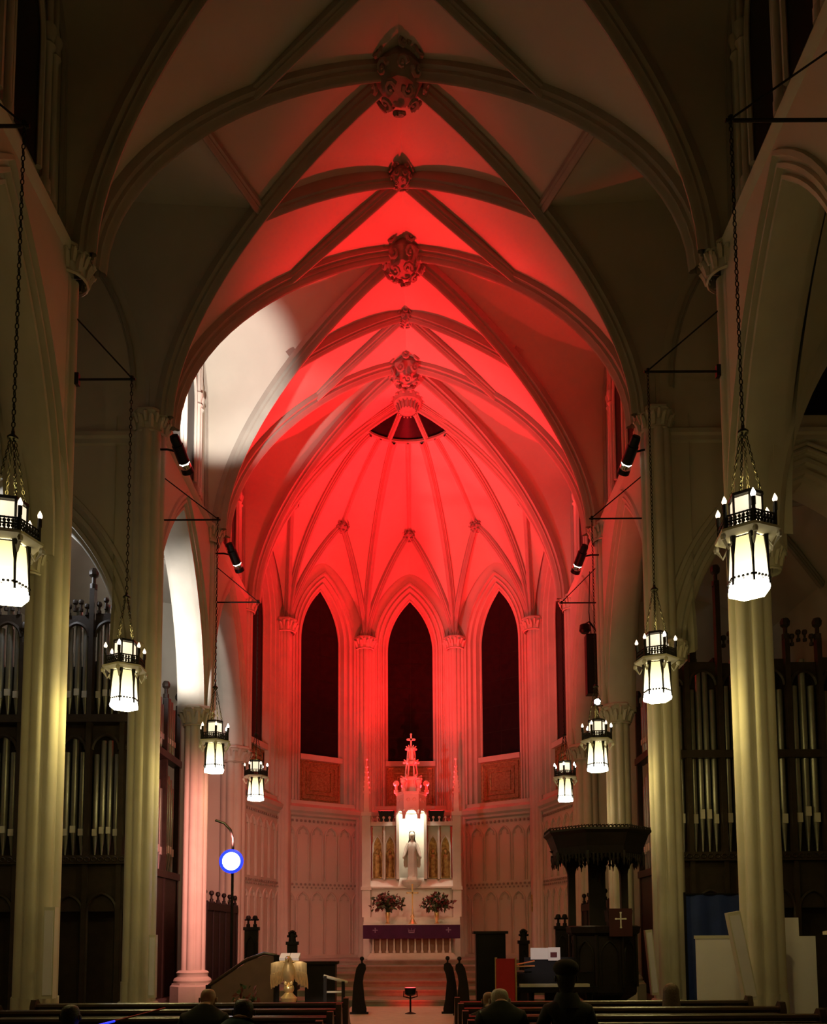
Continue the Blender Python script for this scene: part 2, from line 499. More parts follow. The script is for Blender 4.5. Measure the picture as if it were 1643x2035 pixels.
for i in range(5):
    (d0, x0, y0), (d1, x1, y1) = AV[i], AV[i + 1]
    dm = (d0 + d1) // 2
    B = LB[dm]
    R_ = ringp(dm)
    F = V(((x0 + x1) / 2, (y0 + y1) / 2, FZ))
    crownline = [B.lerp(R_, j / 8) + V((0, 0, 0.22 * math.sin(pi * j / 8))) for j in range(9)]
    rib(crownline, 0.10, 0.14)
    link('boss', lunboss, ceiling, T(B.x, B.y, B.z - 0.08, i))
    for dg_ in (d0, d1):
        c0 = main[dg_][0]
        lr = raised((c0.x, c0.y), (B.x, B.y), c0.z, B.z, fn=lambda q: (1 - (1 - q) ** 1.15) ** 0.72)
        rib(lr, 0.11, 0.17)
        comp = lr[::2] + crownline[1:]
        nn = len(comp) - 1
        mr = main[dg_]
        def at(path, t):
            x_ = t * (len(path) - 1)
            a_ = min(int(x_), len(path) - 2)
            return path[a_].lerp(path[a_ + 1], x_ - a_)
        web([[at(mr, j / nn), at(mr, j / nn).lerp(comp[j], 0.5), comp[j]] for j in range(nn + 1)])
        fm = raised((c0.x * 1.03, c0.y + (c0.y - 27.8) * 0.03), (F.x, F.y), c0.z, FZ, fn=lambda q: (1 - (1 - q) ** 1.6) ** 0.7)
        web([[a, b] for a, b in zip(lr, fm)])
# ring with dark skylight panes and the pine-cone boss
APX = V((0, 27.5, 19.95))
rg = MB().tube([ringp(a) + V((0, 0, -0.02)) for a in range(-90, 91, 10)], 0.075, 6)
obj('ring_moulding', rg, 'rib', ceiling)
for a in (-74, -24, 24, 74):
    rib([ringp(a).lerp(APX, j / 5) for j in range(6)], 0.09, 0.12)
for a0, a1 in ((-74, -24), (-24, 24), (24, 74)):
    pn = MB().grid([[ringp(a, 1.0, RZ + 0.05).lerp(APX, t) for a in [a0 + (a1 - a0) * j / 4 for j in range(5)]] for t in (0, 0.5, 1)])
    obj('pane', pn, 'glass_dark', ceiling)
for a0, a1 in ((-90, -74), (74, 90)):
    web([[ringp(a, 1.0, RZ + 0.02).lerp(APX, t) for a in [a0 + (a1 - a0) * j / 3 for j in range(4)]] for t in (0, 0.5, 1)])
pb = MB().lathe([(0.1, 0.3), (0.36, 0.2), (0.46, 0.0), (0.40, -0.12), (0.30, -0.16), (0.25, -0.3), (0.1, -0.34)], n=20)
for ring in range(3):
    for j in range(14):
        a = 2 * pi * (j + ring * .5) / 14
        rr = (0.48, 0.42, 0.33)[ring]
        pb.ball((rr * math.cos(a), rr * math.sin(a), (-0.02, 0.1, 0.2)[ring]), 0.06, 6, 4)
for j in range(16):
    a = 2 * pi * j / 16
    pb.tube([(0.33 * math.cos(a), 0.33 * math.sin(a), -0.15), (0.25 * math.cos(a), 0.25 * math.sin(a), -0.33)], 0.025, 5)
obj('boss', pb, 'carved', ceiling, T(APX.x, APX.y - 0.15, APX.z - 0.28) @ Matrix.Diagonal((1.15, 1.15, 1.35, 1)))

# ----- piers
def lobed(r, nl, depth=0.22, npt=72):
    return [(r * (1 - depth + depth * abs(math.cos(nl / 2 * 2 * pi * j / npt)) ** 0.55) * math.cos(2 * pi * j / npt), r * (1 - depth + depth * abs(math.cos(nl / 2 * 2 * pi * j / npt)) ** 0.55) * math.sin(2 * pi * j / npt)) for j in range(npt)]
def capital_mesh(r, h, seed=1):
    mb = MB()
    mb.lathe([(r * 1.02, 0), (r * 1.12, 0.05 * h), (r * 1.02, 0.1 * h), (r * 1.05, 0.45 * h), (r * 1.3, 0.8 * h)], n=16, caps=False)
    mb.lathe([(r * 1.3, 0.8 * h), (r * 1.42, 0.83 * h), (r * 1.42, 0.93 * h), (r * 1.32, 1.0 * h), (r * 0.7, 1.0 * h)], n=8, ph=pi / 8)
    for j in range(10):
        a = 2 * pi * j / 10
        c, s_ = math.cos(a), math.sin(a)
        mb.tube([(r * k * c, r * k * s_, z * h) for k, z in ((1.05, .15), (1.13, .4), (1.32, .62), (1.42, .6), (1.38, .5))], [r * .16, r * .2, r * .17, r * .13, r * .06], 5)
        a += pi / 10
        c, s_ = math.cos(a), math.sin(a)
        mb.tube([(r * k * c, r * k * s_, z * h) for k, z in ((1.08, .4), (1.2, .62), (1.38, .78), (1.46, .72))], [r * .13, r * .16, r * .13, r * .05], 5)
    return mb
cap_me = mesh('capital', capital_mesh(0.33, 0.5), 'stone')
cap_me_s = mesh('capital', capital_mesh(0.30, 0.5), 'stone')
def base_mesh(r):
    mb = MB()
    mb.lathe([(r * 1.75, 0), (r * 1.75, 0.42), (r * 1.62, 0.46), (r * 1.6, 0.5)], n=8, ph=pi / 8)
    mb.lathe([(r * 1.45, 0.5), (r * 1.5, 0.56), (r * 1.42, 0.62), (r * 1.22, 0.66), (r * 1.2, 0.72), (r * 1.28, 0.77), (r * 1.12, 0.82), (r * 0.9, 0.84)], n=24)
    return mb
pier_lab = {
    (0, -1): 'nearest clustered stone pier at the far left, before the crossing', (0, 1): 'nearest clustered stone pier at the far right, before the crossing',
    (1, -1): 'fluted stone pier behind the large lantern at the left edge', (1, 1): 'fluted stone pier behind the large lantern on the right',
    (2, -1): 'tall fluted stone pier behind the second lantern on the left', (2, 1): 'tall fluted stone pier behind the second lantern on the right, beside the pulpit',
    (3, -1): 'pink lit stone pier with leafy capital and round base on the left', (3, 1): 'stone pier with leafy capital rising behind the pulpit canopy',
    (4, -1): 'reddish stone pier at the left corner of the apse', (4, 1): 'reddish stone pier at the right corner of the apse'}
XPI = {0: 5.6, 1: 5.62, 2: 5.47, 3: 5.70, 4: 5.80}
for k in range(5):
    for s in (-1, 1):
        r = 0.34 if k < 3 else (0.33 if k == 3 else 0.44)
        x, y = s * XPI[k], PYS[k + 1]
        t = thing('clustered_pier', (x, y, 0), pier_lab[(k, s)], 'pier', 'piers of the nave arcade')
        split = 7.35
        top = 12.5
        if k < 3:
            obj('shaft', MB().prism(lobed(r, 8), 0.8, top), 'stone', t, ang=30)
            sc_ = MB(); 
            link('capital', cap_me, t, T(s * 0.18, -0.26, split) @ Matrix.Diagonal((0.62, 0.62, 0.9, 1)))
            link('capital', cap_me, t, T(s * 0.18, 0.26, split) @ Matrix.Diagonal((0.62, 0.62, 0.9, 1)))
        else:
            obj('shaft', MB().prism(lobed(r, 8), 0.8, split), 'stone', t, ang=30)
            link('capital', cap_me, t, T(0, 0, split) @ Matrix.Diagonal((r / .33, r / .33, 1.1, 1)))
            obj('wall_shaft', MB().prism(lobed(0.22, 6, 0.28), split + 0.5, top), 'stone', t, T(-s * (XPI[k] - 5.42)), ang=30)
        link('capital', cap_me_s, t, T(-s * (XPI[k] - 5.46), 0, top - 0.02))
        if k < 3:
            obj('base', MB().lathe([(r * 1.3, 0), (r * 1.3, 0.30), (r * 1.22, 0.36), (r * 1.12, 0.40)], n=8, ph=pi / 8).prism(lobed(r * 1.06, 8), 0.38, 0.8), 'stone', t)
        else:
            obj('base', base_mesh(r), 'stone', t)

# ----- nave arcade walls (bays 0, B, C and one behind)
ARC = [(0.46, 0.0), (0.44, -0.05), (0.37, -0.06), (0.35, 0.03), (0.29, 0.05), (0.27, 0.0), (0.21, 0.0), (0.19, 0.10), (0.13, 0.12), (0.11, 0.06), (0.05, 0.07), (0.02, 0.16), (0.0, 0.22), (0.0, 0.63), (0.02, 0.69), (0.11, 0.79), (0.19, 0.75), (0.27, 0.85), (0.46, 0.85)]
def arch_wall(face, zs, za, hw, c, x0, x1, z0, ztop, prof, n=14):
    """wall with a moulded pointed opening, local x along the wall, y depth (0 = front), returns (wall, moulding)"""
    mo, wa = MB(), MB()
    rows = []
    for e, dp in prof:
        rows.append([(c + x, dp, z) for x, z in arch(hw + e, zs, za + e * 1.12, n, legs=z0)])
    mo.grid(rows)
    for e, dp, dirn in ((prof[0][0], prof[0][1], 1), (prof[-1][0], prof[-1][1], -1)):
        a = [(c + x, z) for x, z in arch(hw + e, zs, za + e * 1.12, n)]
        a = [(min(max(x, x0), x1), z) for x, z in a]
        wa.grid([[(x, dp, z) for x, z in a], [(x, dp, ztop) for x, z in a]])
        wa.quad((x0, dp, z0), (a[0][0], dp, z0), (a[0][0], dp, ztop), (x0, dp, ztop))
        wa.quad((a[-1][0], dp, z0), (x1, dp, z0), (x1, dp, ztop), (a[-1][0], dp, ztop))
    return wa, mo
def side_mtx(s):   # local x -> world Y, local y (depth) -> outward X
    return Matrix(((0, s, 0, 0), (1, 0, 0, 0), (0, 0, 1, 0), (0, 0, 0, 1)))
XW = 5.36
for s, nm in ((-1, 'wall_left'), (1, 'wall_right')):
    W_ = MB()
    subs = []
    for b in (0, 1, 3, 4):
        y0, y1 = PYS[b], PYS[b + 1]
        hw = (y1 - y0) / 2 - 0.36
        wa, mo = arch_wall(None, 7.7, 12.15, hw, CYS[b], y0, y1, 7.7, 13.0, ARC)
        i = len(W_.v)
        W_.v += wa.v
        W_.f += [tuple(i + q for q in f) for f in wa.f]
        subs.append(('arch_moulding', mo, 'stone'))
        # ledge and clerestory wall
        subs.append(('string_course', MB().grid([[(y0, d, z), (y1, d, z)] for d, z in ((0.02, 12.78), (-0.07, 12.84), (-0.10, 12.93), (-0.06, 12.99), (0.16, 13.12))]), 'stone'))
        W_.grid([[(y0, 0.16, 13.05), (y1, 0.16, 13.05)], [(y0, 0.16, 19.5), (y1, 0.16, 19.5)]])
        for off in (-0.62, 0.62):
            cy = CYS[b] + off
            a = arch(0.46, 15.6, 16.7, 8, legs=13.5)
            subs.append(('clerestory_window', MB().cap([(cy + x, 0.145, z) for x, z in a]), 'glass_dark'))
            subs.append(('window_moulding', MB().tube([(cy + x, 0.12, z) for x, z in a], 0.05, 6), 'stone'))
        for off in (-1.22, -1.42, 0.0, 1.22, 1.42):
            cy = CYS[b] + off
            sh = MB().lathe([(0.09, 13.2), (0.09, 13.4), (0.055, 13.45), (0.055, 15.6), (0.1, 15.68), (0.06, 15.75), (0.11, 15.95), (0.11, 16.0), (0.05, 16.02), (0.05, 17.8)], (cy, 0.08, 0), 10)
            subs.append(('wall_shaft', sh, 'stone'))
    W_.xf(side_mtx(s))
    W_.v = [(x + s * XW, y, z) for x, y, z in W_.v]
    wl = struct(nm, W_, 'plaster', label='arcaded plaster wall of the nave and chancel on the ' + ('left' if s < 0 else 'right'))
    for n_, mb, m_ in subs:
        mb.xf(side_mtx(s))
        mb.v = [(x + s * XW, y, z) for x, y, z in mb.v]
        obj(n_, mb, m_, wl, ang=40)
    # pier backing between arches (solid masonry above the capitals)
    for k in range(1, 6):
        pass

# ----- transept east walls with the organ arch, aisle arches at the crossing
TARC = [(0.62, 0.0), (0.60, -0.06), (0.52, -0.07), (0.50, 0.03), (0.42, 0.05), (0.40, -0.01), (0.32, 0.0), (0.30, 0.10), (0.22, 0.12), (0.2, 0.05), (0.12, 0.07), (0.10, 0.18), (0.03, 0.22), (0.0, 0.3), (0.0, 0.9)]
for s, nm in ((-1, 'wall_transept_left'), (1, 'wall_transept_right')):
    fm = Matrix(((s, 0, 0, s * 8.75), (0, 1, 0, 17.75), (0, 0, 1, 0), (0, 0, 0, 1)))
    wa, mo = arch_wall(None, 7.6, 11.55, 2.62, 0, -3.25, 3.3, 7.6, 19, TARC, 18)
    wl = struct(nm, wa.xf(fm), 'plaster', label='transept wall with tall pointed organ arch on the ' + ('left' if s < 0 else 'right'))
    obj('arch_moulding', mo.xf(fm), 'stone', wl, ang=40)
    st = MB().grid([[(-3.2, d, z), (3.3, d, z)] for d, z in ((0.02, 12.34), (-0.06, 12.38), (-0.06, 12.48), (-0.12, 12.52), (-0.12, 12.62), (0.02, 12.66))])
    obj('string_course', st.xf(fm), 'stone', wl)
    wn = MB().cap([(x, -0.02, z) for x, z in arch(1.45, 15.2, 17.4, 10, legs=12.95)])
    wo = obj('transept_window', wn.xf(fm), 'glass_dark', wl)
    obj('window_moulding', MB().tube([(x, -0.03, z) for x, z in arch(1.5, 15.2, 17.5, 12, legs=12.9)], 0.08, 6).xf(fm), 'stone', wl)
    hood = MB()
    for e in (0, 0.14):
        hood.tube([(x, -0.06, z + 0.05 + e) for x, z in ((-0.9, 11.72), (0, 12.1), (0.9, 11.72))], 0.045, 6)
    obj('hood_moulding', hood.xf(fm), 'stone', wl)
    # aisle arch at the near side of the transept
    fm2 = Matrix(((s, 0, 0, s * 8.75), (0, -1, 0, 13.35), (0, 0, 1, 0), (0, 0, 0, 1)))
    wa, mo = arch_wall(None, 7.75, 12.6, 2.75, 0, -2.9, 3.3, 7.75, 13.6, [(0.34, 0.18), (0.3, 0.02), (0.2, -0.02), (0.15, 0.06), (0.05, 0.08), (0.0, 0.16), (0.0, 0.5), (0.1, 0.6), (0.34, 0.62)], 16)
    aw = struct('wall_aisle_left' if s < 0 else 'wall_aisle_right', wa.xf(fm2), 'plaster')
    obj('arch_moulding', mo.xf(fm2), 'stone', aw, ang=40)
    # aisle vault of the near bay
    far = [V((s * (8.75 - abs(x)), 13.0, z + 0.25)) for x, z in arch(2.75, 7.75, 12.6, 14)[:15]]
    arc = [V((s * 6.2, CYS[1] + 1.84 * (abs(x) / 1.84), z + 0.2)) for x, z in arch(1.84, 7.75, 12.2, 14)[:15]]
    obj('vault_web', MB().grid([[a.lerp(b, t) for t in (0, 0.5, 1)] for a, b in zip(arc, far)]), 'plaster', aw, ang=60)
    obj('vault_web', MB().quad((s * 6.2, CYS[1], 12.4), (s * 8.75, 13.0, 12.85), (s * 12, 13.0, 12.85), (s * 12, CYS[1], 12.4)), 'plaster', aw)
    obj('vault_web', MB().quad((s * 6.2, CYS[1], 12.4), (s * 12, CYS[1], 12.4), (s * 12, 3, 12.4), (s * 6.2, 3, 12.4)), 'plaster', aw)
    # organ chamber: outer wall, back wall, ceiling
    ow = MB().quad((s * 12.05, 2, 0), (s * 12.05, 30, 0), (s * 12.05, 30, 19), (s * 12.05, 2, 19))
    struct('wall_outer_left' if s < 0 else 'wall_outer_right', ow, 'plaster')
    bw = MB().quad((s * 6.1, 27.6, 0), (s * 12.05, 27.6, 0), (s * 12.05, 27.6, 13), (s * 6.1, 27.6, 13))
    struct('wall_chamber_left' if s < 0 else 'wall_chamber_right', bw, 'plaster')
    cc = MB().grid([[(s * x, y, 12.9 - 0.16 * abs(x - 8.75) ** 1.6) for x in (6.1, 6.8, 7.6, 8.75, 9.9, 10.8, 12.05)] for y in (18.55, 27.6)])
    co = struct('ceiling_chamber_left' if s < 0 else 'ceiling_chamber_right', cc, 'plaster')
    for a, b in (((6.2, 19.0), (12, 24)), ((12, 19.0), (6.2, 24))):
        pth = [V((s * (a[0] + (b[0] - a[0]) * t), a[1] + (b[1] - a[1]) * t, 0)) for t in [q / 10 for q in range(11)]]
        for p in pth: p.z = 12.85 - 0.16 * abs(abs(p.x) - 8.75) ** 1.6
        obj('rib', ribmesh(MB(), pth, 0.12, 0.16), 'rib', co, ang=50)

# ----- apse walls, windows, shafts, dado
win_no = 1
wall_ap = None
for i in range(5):
    (d0, x0, y0), (d1, x1, y1) = AV[i], AV[i + 1]
    L_ = math.hypot(x1 - x0, y1 - y0)
    ux, uy = (x1 - x0) / L_, (y1 - y0) / L_
    nx, ny = -uy, ux            # outward
    if (nx * (x0 + x1) + ny * (y0 + y1 - 55.6)) < 0:
        nx, ny = -nx, -ny
    fm = Matrix(((ux, nx, 0, x0), (uy, ny, 0, y0), (0, 0, 1, 0), (0, 0, 0, 1)))
    c = L_ / 2
    hw = 0.96 if i == 2 else (0.88 if 0 < i < 4 else 0.80)
    wp = [(0.50, 0.0), (0.48, -0.05), (0.41, -0.05), (0.39, 0.05), (0.33, 0.08), (0.31, 0.02), (0.25, 0.04), (0.22, 0.16), (0.15, 0.2), (0.13, 0.13), (0.07, 0.15), (0.03, 0.28), (0.0, 0.34), (0.0, 0.42)]
    wa, mo = arch_wall(None, 13.0, 15.2, hw, c, 0, L_, 6.75, 17.6, wp, 12)
    wa.quad((0, 0, 0), (L_, 0, 0), (L_, 0, 6.75), (0, 0, 6.75))
    wl = struct(('wall_apse_left_side', 'wall_apse_left', 'wall_apse', 'wall_apse_right', 'wall_apse_right_side')[i], wa.xf(fm), 'plaster', smooth=False)
    obj('window_moulding', mo.xf(fm), 'stone', wl, ang=40)
    # window
    wf = MB()
    wf.box(c - hw - 0.02, c + hw + 0.02, 0.16, 0.40, 8.36, 8.56)
    wf.tube([(c + x, 0.37, z) for x, z in arch(hw - 0.02, 13.0, 15.15, 12, legs=8.5)], 0.05, 6)
    wo = struct('window_%d' % win_no, wf.xf(fm), 'stone', label='tall dark lancet window of the apse')
    win_no += 1
    zs_ = [8.55, 9.55, 10.55, 11.55, 12.55, 13.4, 15.15]
    ap = arch(hw, 13.0, 15.2, 12)
    for z_a, z_b in zip(zs_, zs_[1:]):
        for sx in (-1, 1):
            pts = []
            for z in [z_a + (z_b - z_a) * q / 5 for q in range(6)]:
                if z <= 13.0: xx = hw
                else: xx = min((abs(x) for x, zz in ap if zz >= z - 1e-6), key=lambda q: -q) if any(zz >= z for _, zz in ap) else 0
                pts.append((xx, z))
            poly = [(c + sx * 0.012, 0.40, z_a + 0.012)] + [(c + sx * max(0.014, x - 0.01), 0.40 + random.uniform(0, .004), min(max(z, z_a + 0.012), z_b - 0.012)) for x, z in pts] + [(c + sx * 0.012, 0.40, z_b - 0.012)]
            obj('pane', MB().cap(poly).xf(fm), 'glass_dark', wo, smooth=False)
    obj('glazing_bars', MB().quad((c - hw, 0.41, 8.4), (c + hw, 0.41, 8.4), (c + hw, 0.41, 15.3), (c - hw, 0.41, 15.3)).xf(fm), 'iron', wo)
    # ornament panel under the window
    pf = MB().box(c - hw, c + hw, 0.30, 0.40, 6.78, 8.38)
    po = obj('ornament_panel', pf.xf(fm), 'panel', wl)
    fr = MB()
    for e in (0.10, 0.28, 0.44):
        q = hw - e
        fr.tube([(c - q, 0.29, 6.78 + e), (c + q, 0.29, 6.78 + e), (c + q, 0.29, 8.38 - e), (c - q, 0.29, 8.38 - e), (c - q, 0.29, 6.78 + e)], 0.025, 5)
    obj('panel_frame', fr.xf(fm), 'gilt', wl)
    # string course with leaf row, dado panels
    sc2 = MB().grid([[(0, d, z), (L_, d, z)] for d, z in ((0.0, 6.12), (-0.10, 6.18), (-0.10, 6.26), (-0.18, 6.34), (-0.20, 6.48), (0.0, 6.62))])
    obj('string_course', sc2.xf(fm), 'stone', wl)
    lf = MB()
    nlf = int(L_ / 0.17)
    for j in range(nlf):
        xx = (j + .5) * L_ / nlf
        lf.ball((xx, -0.04, 5.98), 0.055, 6, 4, (1, .6, 1.2))
        lf.ball((xx, -0.05, 3.62), 0.05, 6, 4, (1, .6, 1.2))
        lf.ball((xx + .08, -0.05, 3.50), 0.04, 6, 4, (1, .6, 1.2))
    obj('leaf_cornice', lf.xf(fm), 'carved', wl)
    nb = 6 if 0 < i < 4 else 6
    for j in range(nb):
        w0 = (j + 0.5) * L_ / nb
        h_ = L_ / nb / 2 - 0.05
        for (za, zb) in ((3.75, 5.85), (1.05, 3.40)):
            pnl = MB()
            a = arch(h_, zb - 0.42, zb - 0.05, 6, legs=za)
            pnl.tube([(w0 + x, -0.02, z) for x, z in a], 0.035, 5)
            cu = [(-h_, zb - 0.36), (-h_ * .45, zb - 0.34), (-h_ * .55, zb - 0.22), (0, zb - 0.12), (h_ * .55, zb - 0.22), (h_ * .45, zb - 0.34), (h_, zb - 0.36)]
            pnl.tube([(w0 + x, -0.015, z) for x, z in cu], 0.022, 4)
            obj('dado_panel', pnl.xf(fm), 'stone', wl)
    obj('plinth', MB().box(0, L_, -0.15, 0.05, 0.0, 1.0).xf(fm), 'stone', wl)
# vertex shafts
for dg_, x, y in AV[1:-1]:
    a = math.radians(dg_)
    t = thing('apse_shaft', (x, y, 0), {-54: 'outer cluster of slender shafts left of the left apse window', -18: 'shaft cluster with leafy crown left of the middle apse window', 18: 'shaft cluster with leafy crown right of the middle apse window', 54: 'outer cluster of slender shafts right of the right apse window'}[dg_], 'column', 'shaft clusters of the apse')
    sh = MB()
    r_ = 0.30 if abs(dg_) < 40 else 0.24
    for ox, r1 in ((-r_, .085), (-r_ * .5, .11), (0, .14), (r_ * .5, .11), (r_, .085)):
        px, py = ox * math.cos(a), -ox * math.sin(a)
        q = 0.10 + (0.12 - abs(ox) * 0.3)
        obj('shaft', MB().lathe([(r1 * 1.5, 0.0), (r1 * 1.5, 1.0), (r1, 1.1), (r1, 12.95)], (px - q * math.sin(a), py - q * math.cos(a), 0), 10), 'stone', t)
    link('capital', cap_me_s, t, T(-0.16 * math.sin(a), -0.16 * math.cos(a), 12.9) @ Matrix.Diagonal((1.1, 1.1, 1.0, 1)))
    if abs(dg_) < 40:
        link('leaf_crown', crown_me, t, T(-0.2 * math.sin(a), -0.2 * math.cos(a), 13.38))

# ----- floors and altar steps
fl = MB().quad((-12.1, -6, 0), (12.1, -6, 0), (12.1, 34, 0), (-12.1, 34, 0))
floor = struct('floor', fl, 'dark_floor', label='dark church floor')
obj('aisle_paving', MB().quad((-1.35, -6, 0.006), (1.35, -6, 0.006), (1.35, 20.95, 0.006), (-1.35, 20.95, 0.006)), 'floor', floor)
ys = [21.0, 22.5, 24.0, 25.5, 27.0, 28.4]
for k, y in enumerate(ys):
    z0, z1 = 0.15 * k, 0.15 * (k + 1)
    st = MB().box(-3.9 if k < 4 else -4.6, 3.9 if k < 4 else 4.6, y, 33.2 if k == 5 else ys[k + 1] + 0.3, z0, z1)
    i = len(st.v)
    st.box(-3.9 if k < 4 else -4.6, 3.9 if k < 4 else 4.6, y - 0.04, y + 0.2, z1 - 0.04, z1 + 0.004)
    obj('altar_step', st, 'step_stone', floor, smooth=False)
# the end wall behind the viewer
struct('wall_back', MB().quad((-12.1, -6, 0), (12.1, -6, 0), (12.1, -6, 19), (-12.1, -6, 19)), 'plaster')
struct('ceiling_back', MB().quad((-12.1, -6, 18.9), (12.1, -6, 18.9), (12.1, 4.6, 18.9), (-12.1, 4.6, 18.9)), 'plaster')

# ================================================================= LANTERNS
def chain(p0, p1, step=0.085, r=0.017):
    p0, p1 = V(p0), V(p1)
    n = max(2, int((p1 - p0).length / step))
    mb = MB()
    d = (p1 - p0).normalized()
    a = V((1, 0, 0)) if abs(d.x) < 0.8 else V((0, 1, 0))
    a = (a - d * a.dot(d)).normalized()
    b = d.cross(a)
    L = (p1 - p0).length / n
    for k in range(n):
        c = p0 + d * L * (k + 0.5)
        s_ = a if k % 2 else b
        ring = [c + d * L * 0.62, c + s_ * r * 1.3 + d * L * 0.2, c + s_ * r * 1.3 - d * L * 0.2, c - d * L * 0.62, c - s_ * r * 1.3 - d * L * 0.2, c - s_ * r * 1.3 + d * L * 0.2, c + d * L * 0.62]
        mb.tube(ring, r * 0.55, 4, caps=False)
    return mb
def hexring(r, z, ph=0.0):
    return [(r * math.cos(pi / 3 * j + ph), r * math.sin(pi / 3 * j + ph), z) for j in range(6)]
def glass_lower_mat():
    m = mat('lantern_glass', (0.8, 0.75, 0.6), 0.4, var=0.02)
    nt = m.node_tree
    b = nt.nodes['Principled BSDF']
    tc = nt.nodes.new('ShaderNodeTexCoord')
    sp = nt.nodes.new('ShaderNodeSeparateXYZ')
    nt.links.new(tc.outputs['Object'], sp.inputs[0])
    cr = nt.nodes.new('ShaderNodeValToRGB')  # bulb's glow painted into the glass, strongest at the bottom
    cr.color_ramp.elements[0].position = 0.08
    cr.color_ramp.elements[0].color = (5.0, 4.6, 3.4, 1)
    e = cr.color_ramp.elements.new(0.30)
    e.color = (2.2, 1.75, 0.95, 1)
    cr.color_ramp.elements[-1].position = 0.60
    cr.color_ramp.elements[-1].color = (0.92, 0.78, 0.34, 1)
    nt.links.new(sp.outputs[2], cr.inputs[0])
    nt.links.new(cr.outputs[0], b.inputs['Emission Color'])
    b.inputs['Emission Strength'].default_value = 1.0
    return m
M['lantern_glass'] = glass_lower_mat()
M['lantern_glass'].cycles.emission_sampling = 'NONE'
PH = 0.25
def lantern(bright):
    root = thing('pendant_lantern', (0, 0, 0), 'x', 'lantern', 'hexagonal pendant lanterns along the arcade')
    lo = MB()
    for j in range(6):
        a, b = hexring(0.215, 0.10, PH), hexring(0.185, 0.60, PH)
        k = (j + 1) % 6
        q = [V(a[j]), V(a[k]), V(b[k]), V(b[j])]
        c = sum(q, V()) / 4
        q = [c + (p - c) * 0.93 for p in q]
        g = MB().quad(*q)
        obj('glass_panel', g, 'lantern_glass', root, smooth=False)
        a, b = hexring(0.168, 0.80, PH), hexring(0.168, 1.04, PH)
        q = [V(a[j]), V(a[k]), V(b[k]), V(b[j])]
        c = sum(q, V()) / 4
        q = [c + (p - c) * 0.9 for p in q]
        obj('upper_glass_panel', MB().quad(*q), 'lamp_glass_top', root, smooth=False)
    fr = MB()
    for j in range(6):
        fr.tube([hexring(0.217, 0.06, PH)[j], hexring(0.187, 0.62, PH)[j]], 0.014, 5)
        fr.tube([hexring(0.17, 0.62, PH)[j], hexring(0.17, 1.06, PH)[j]], 0.014, 5)
        # tapering metal tongue down each edge
        p0, p1 = V(hexring(0.190, 0.60, PH)[j]), V(hexring(0.212, 0.27, PH)[j])
        fr.tube([p0, p0.lerp(p1, .5), p1], [0.035, 0.022, 0.006], 5)
    obj('frame', fr, 'iron', root)
    rim = MB()
    rim.grid([hexring(r, z, PH) for r, z in ((0.20, 0.11), (0.215, 0.10), (0.222, 0.03), (0.215, 0.0), (0.20, 0.0), (0.20, 0.06))], True)
    obj('bottom_rim', rim, 'lamp_core', root, smooth=False)
    obj('diffuser', MB().cap(hexring(0.2, 0.02, PH), True), 'lamp_core', root, smooth=False)
    fret = MB()
    for j in range(6):
        a, b = V(hexring(0.226, 0.135, PH)[j]), V(hexring(0.226, 0.135, PH)[(j + 1) % 6])
        for t in range(5):
            c = a.lerp(b, (t + .5) / 5)
            fret.ball(c, 0.017, 5, 4)
    obj('fret_band', fret, 'iron', root)
    pl = MB().grid([hexring(r, z, PH) for r, z in ((0.18, 0.60), (0.30, 0.605), (0.345, 0.625), (0.35, 0.65), (0.30, 0.66), (0.16, 0.66))], True)
    for j in range(6):
        x, y, z = hexring(0.33, 0.57, PH)[j]
        pl.ball((x, y, z), 0.034, 6, 4, (1, 1, 1.3))
        pl.tube([(x * .97, y * .97, z - .03), (x * .8, y * .8, z - .12), (x * .62, y * .62, z - .02)], [0.02, 0.012, 0.012], 5)
    obj('cornice_plate', pl, 'cream_metal', root, ang=30)
    ga = MB()
    for j in range(6):
        a, b = V(hexring(0.295, 0.66, PH)[j]), V(hexring(0.295, 0.66, PH)[(j + 1) % 6])
        for zz in (0.67, 0.735, 0.80):
            ga.tube([a + V((0, 0, zz - .66)), b + V((0, 0, zz - .66))], 0.011, 4)
        for t in range(7):
            c = a.lerp(b, (t + .5) / 7)
            ga.tube([c + V((0, 0, 0.0)), c + V((0, 0, 0.15))], 0.008, 4)
            ga.ball(c + V((0, 0, 0.045)), 0.021, 5, 4)
            ga.ball(c + V((0, 0, 0.105)), 0.021, 5, 4)
        ga.tube([a, a + V((0, 0, 0.22))], 0.022, 6)
    obj('gallery', ga, 'iron', root)
    for j in range(6):
        x, y, z = hexring(0.30, 0.88, PH)[j]
        cd = obj('candle', MB().lathe([(0.024, 0), (0.024, 0.09)], (x, y, z - 0.04), 8), 'iron', root)
        obj('bulb', MB().lathe([(0.010, 0.05), (0.026, 0.07), (0.028, 0.088), (0.015, 0.12), (0.002, 0.145)], (x, y, z), 8), 'flame_bright' if j in bright else 'flame', cd)
    obj('roof', MB().grid([hexring(r, z, PH) for r, z in ((0.155, 1.05), (0.19, 1.05), (0.185, 1.085), (0.02, 1.12))], True), 'iron', root, smooth=False)
    for j in range(4):
        a = pi / 4 + pi / 2 * j
        obj('chain', chain((0.165 * math.cos(a), 0.165 * math.sin(a), 1.07), (0.02 * math.cos(a), 0.02 * math.sin(a), 1.82), 0.05, 0.010), 'iron', root)
    obj('collar', MB().lathe([(0.02, 0), (0.06, 0.01), (0.06, 0.03), (0.02, 0.07), (0.02, 0.1)], (0, 0, 1.79), 8), 'iron', root)
    obj('main_chain', chain((0, 0, 1.86), (0, 0, 5.5), 0.07, 0.0135), 'iron', root)
    return root
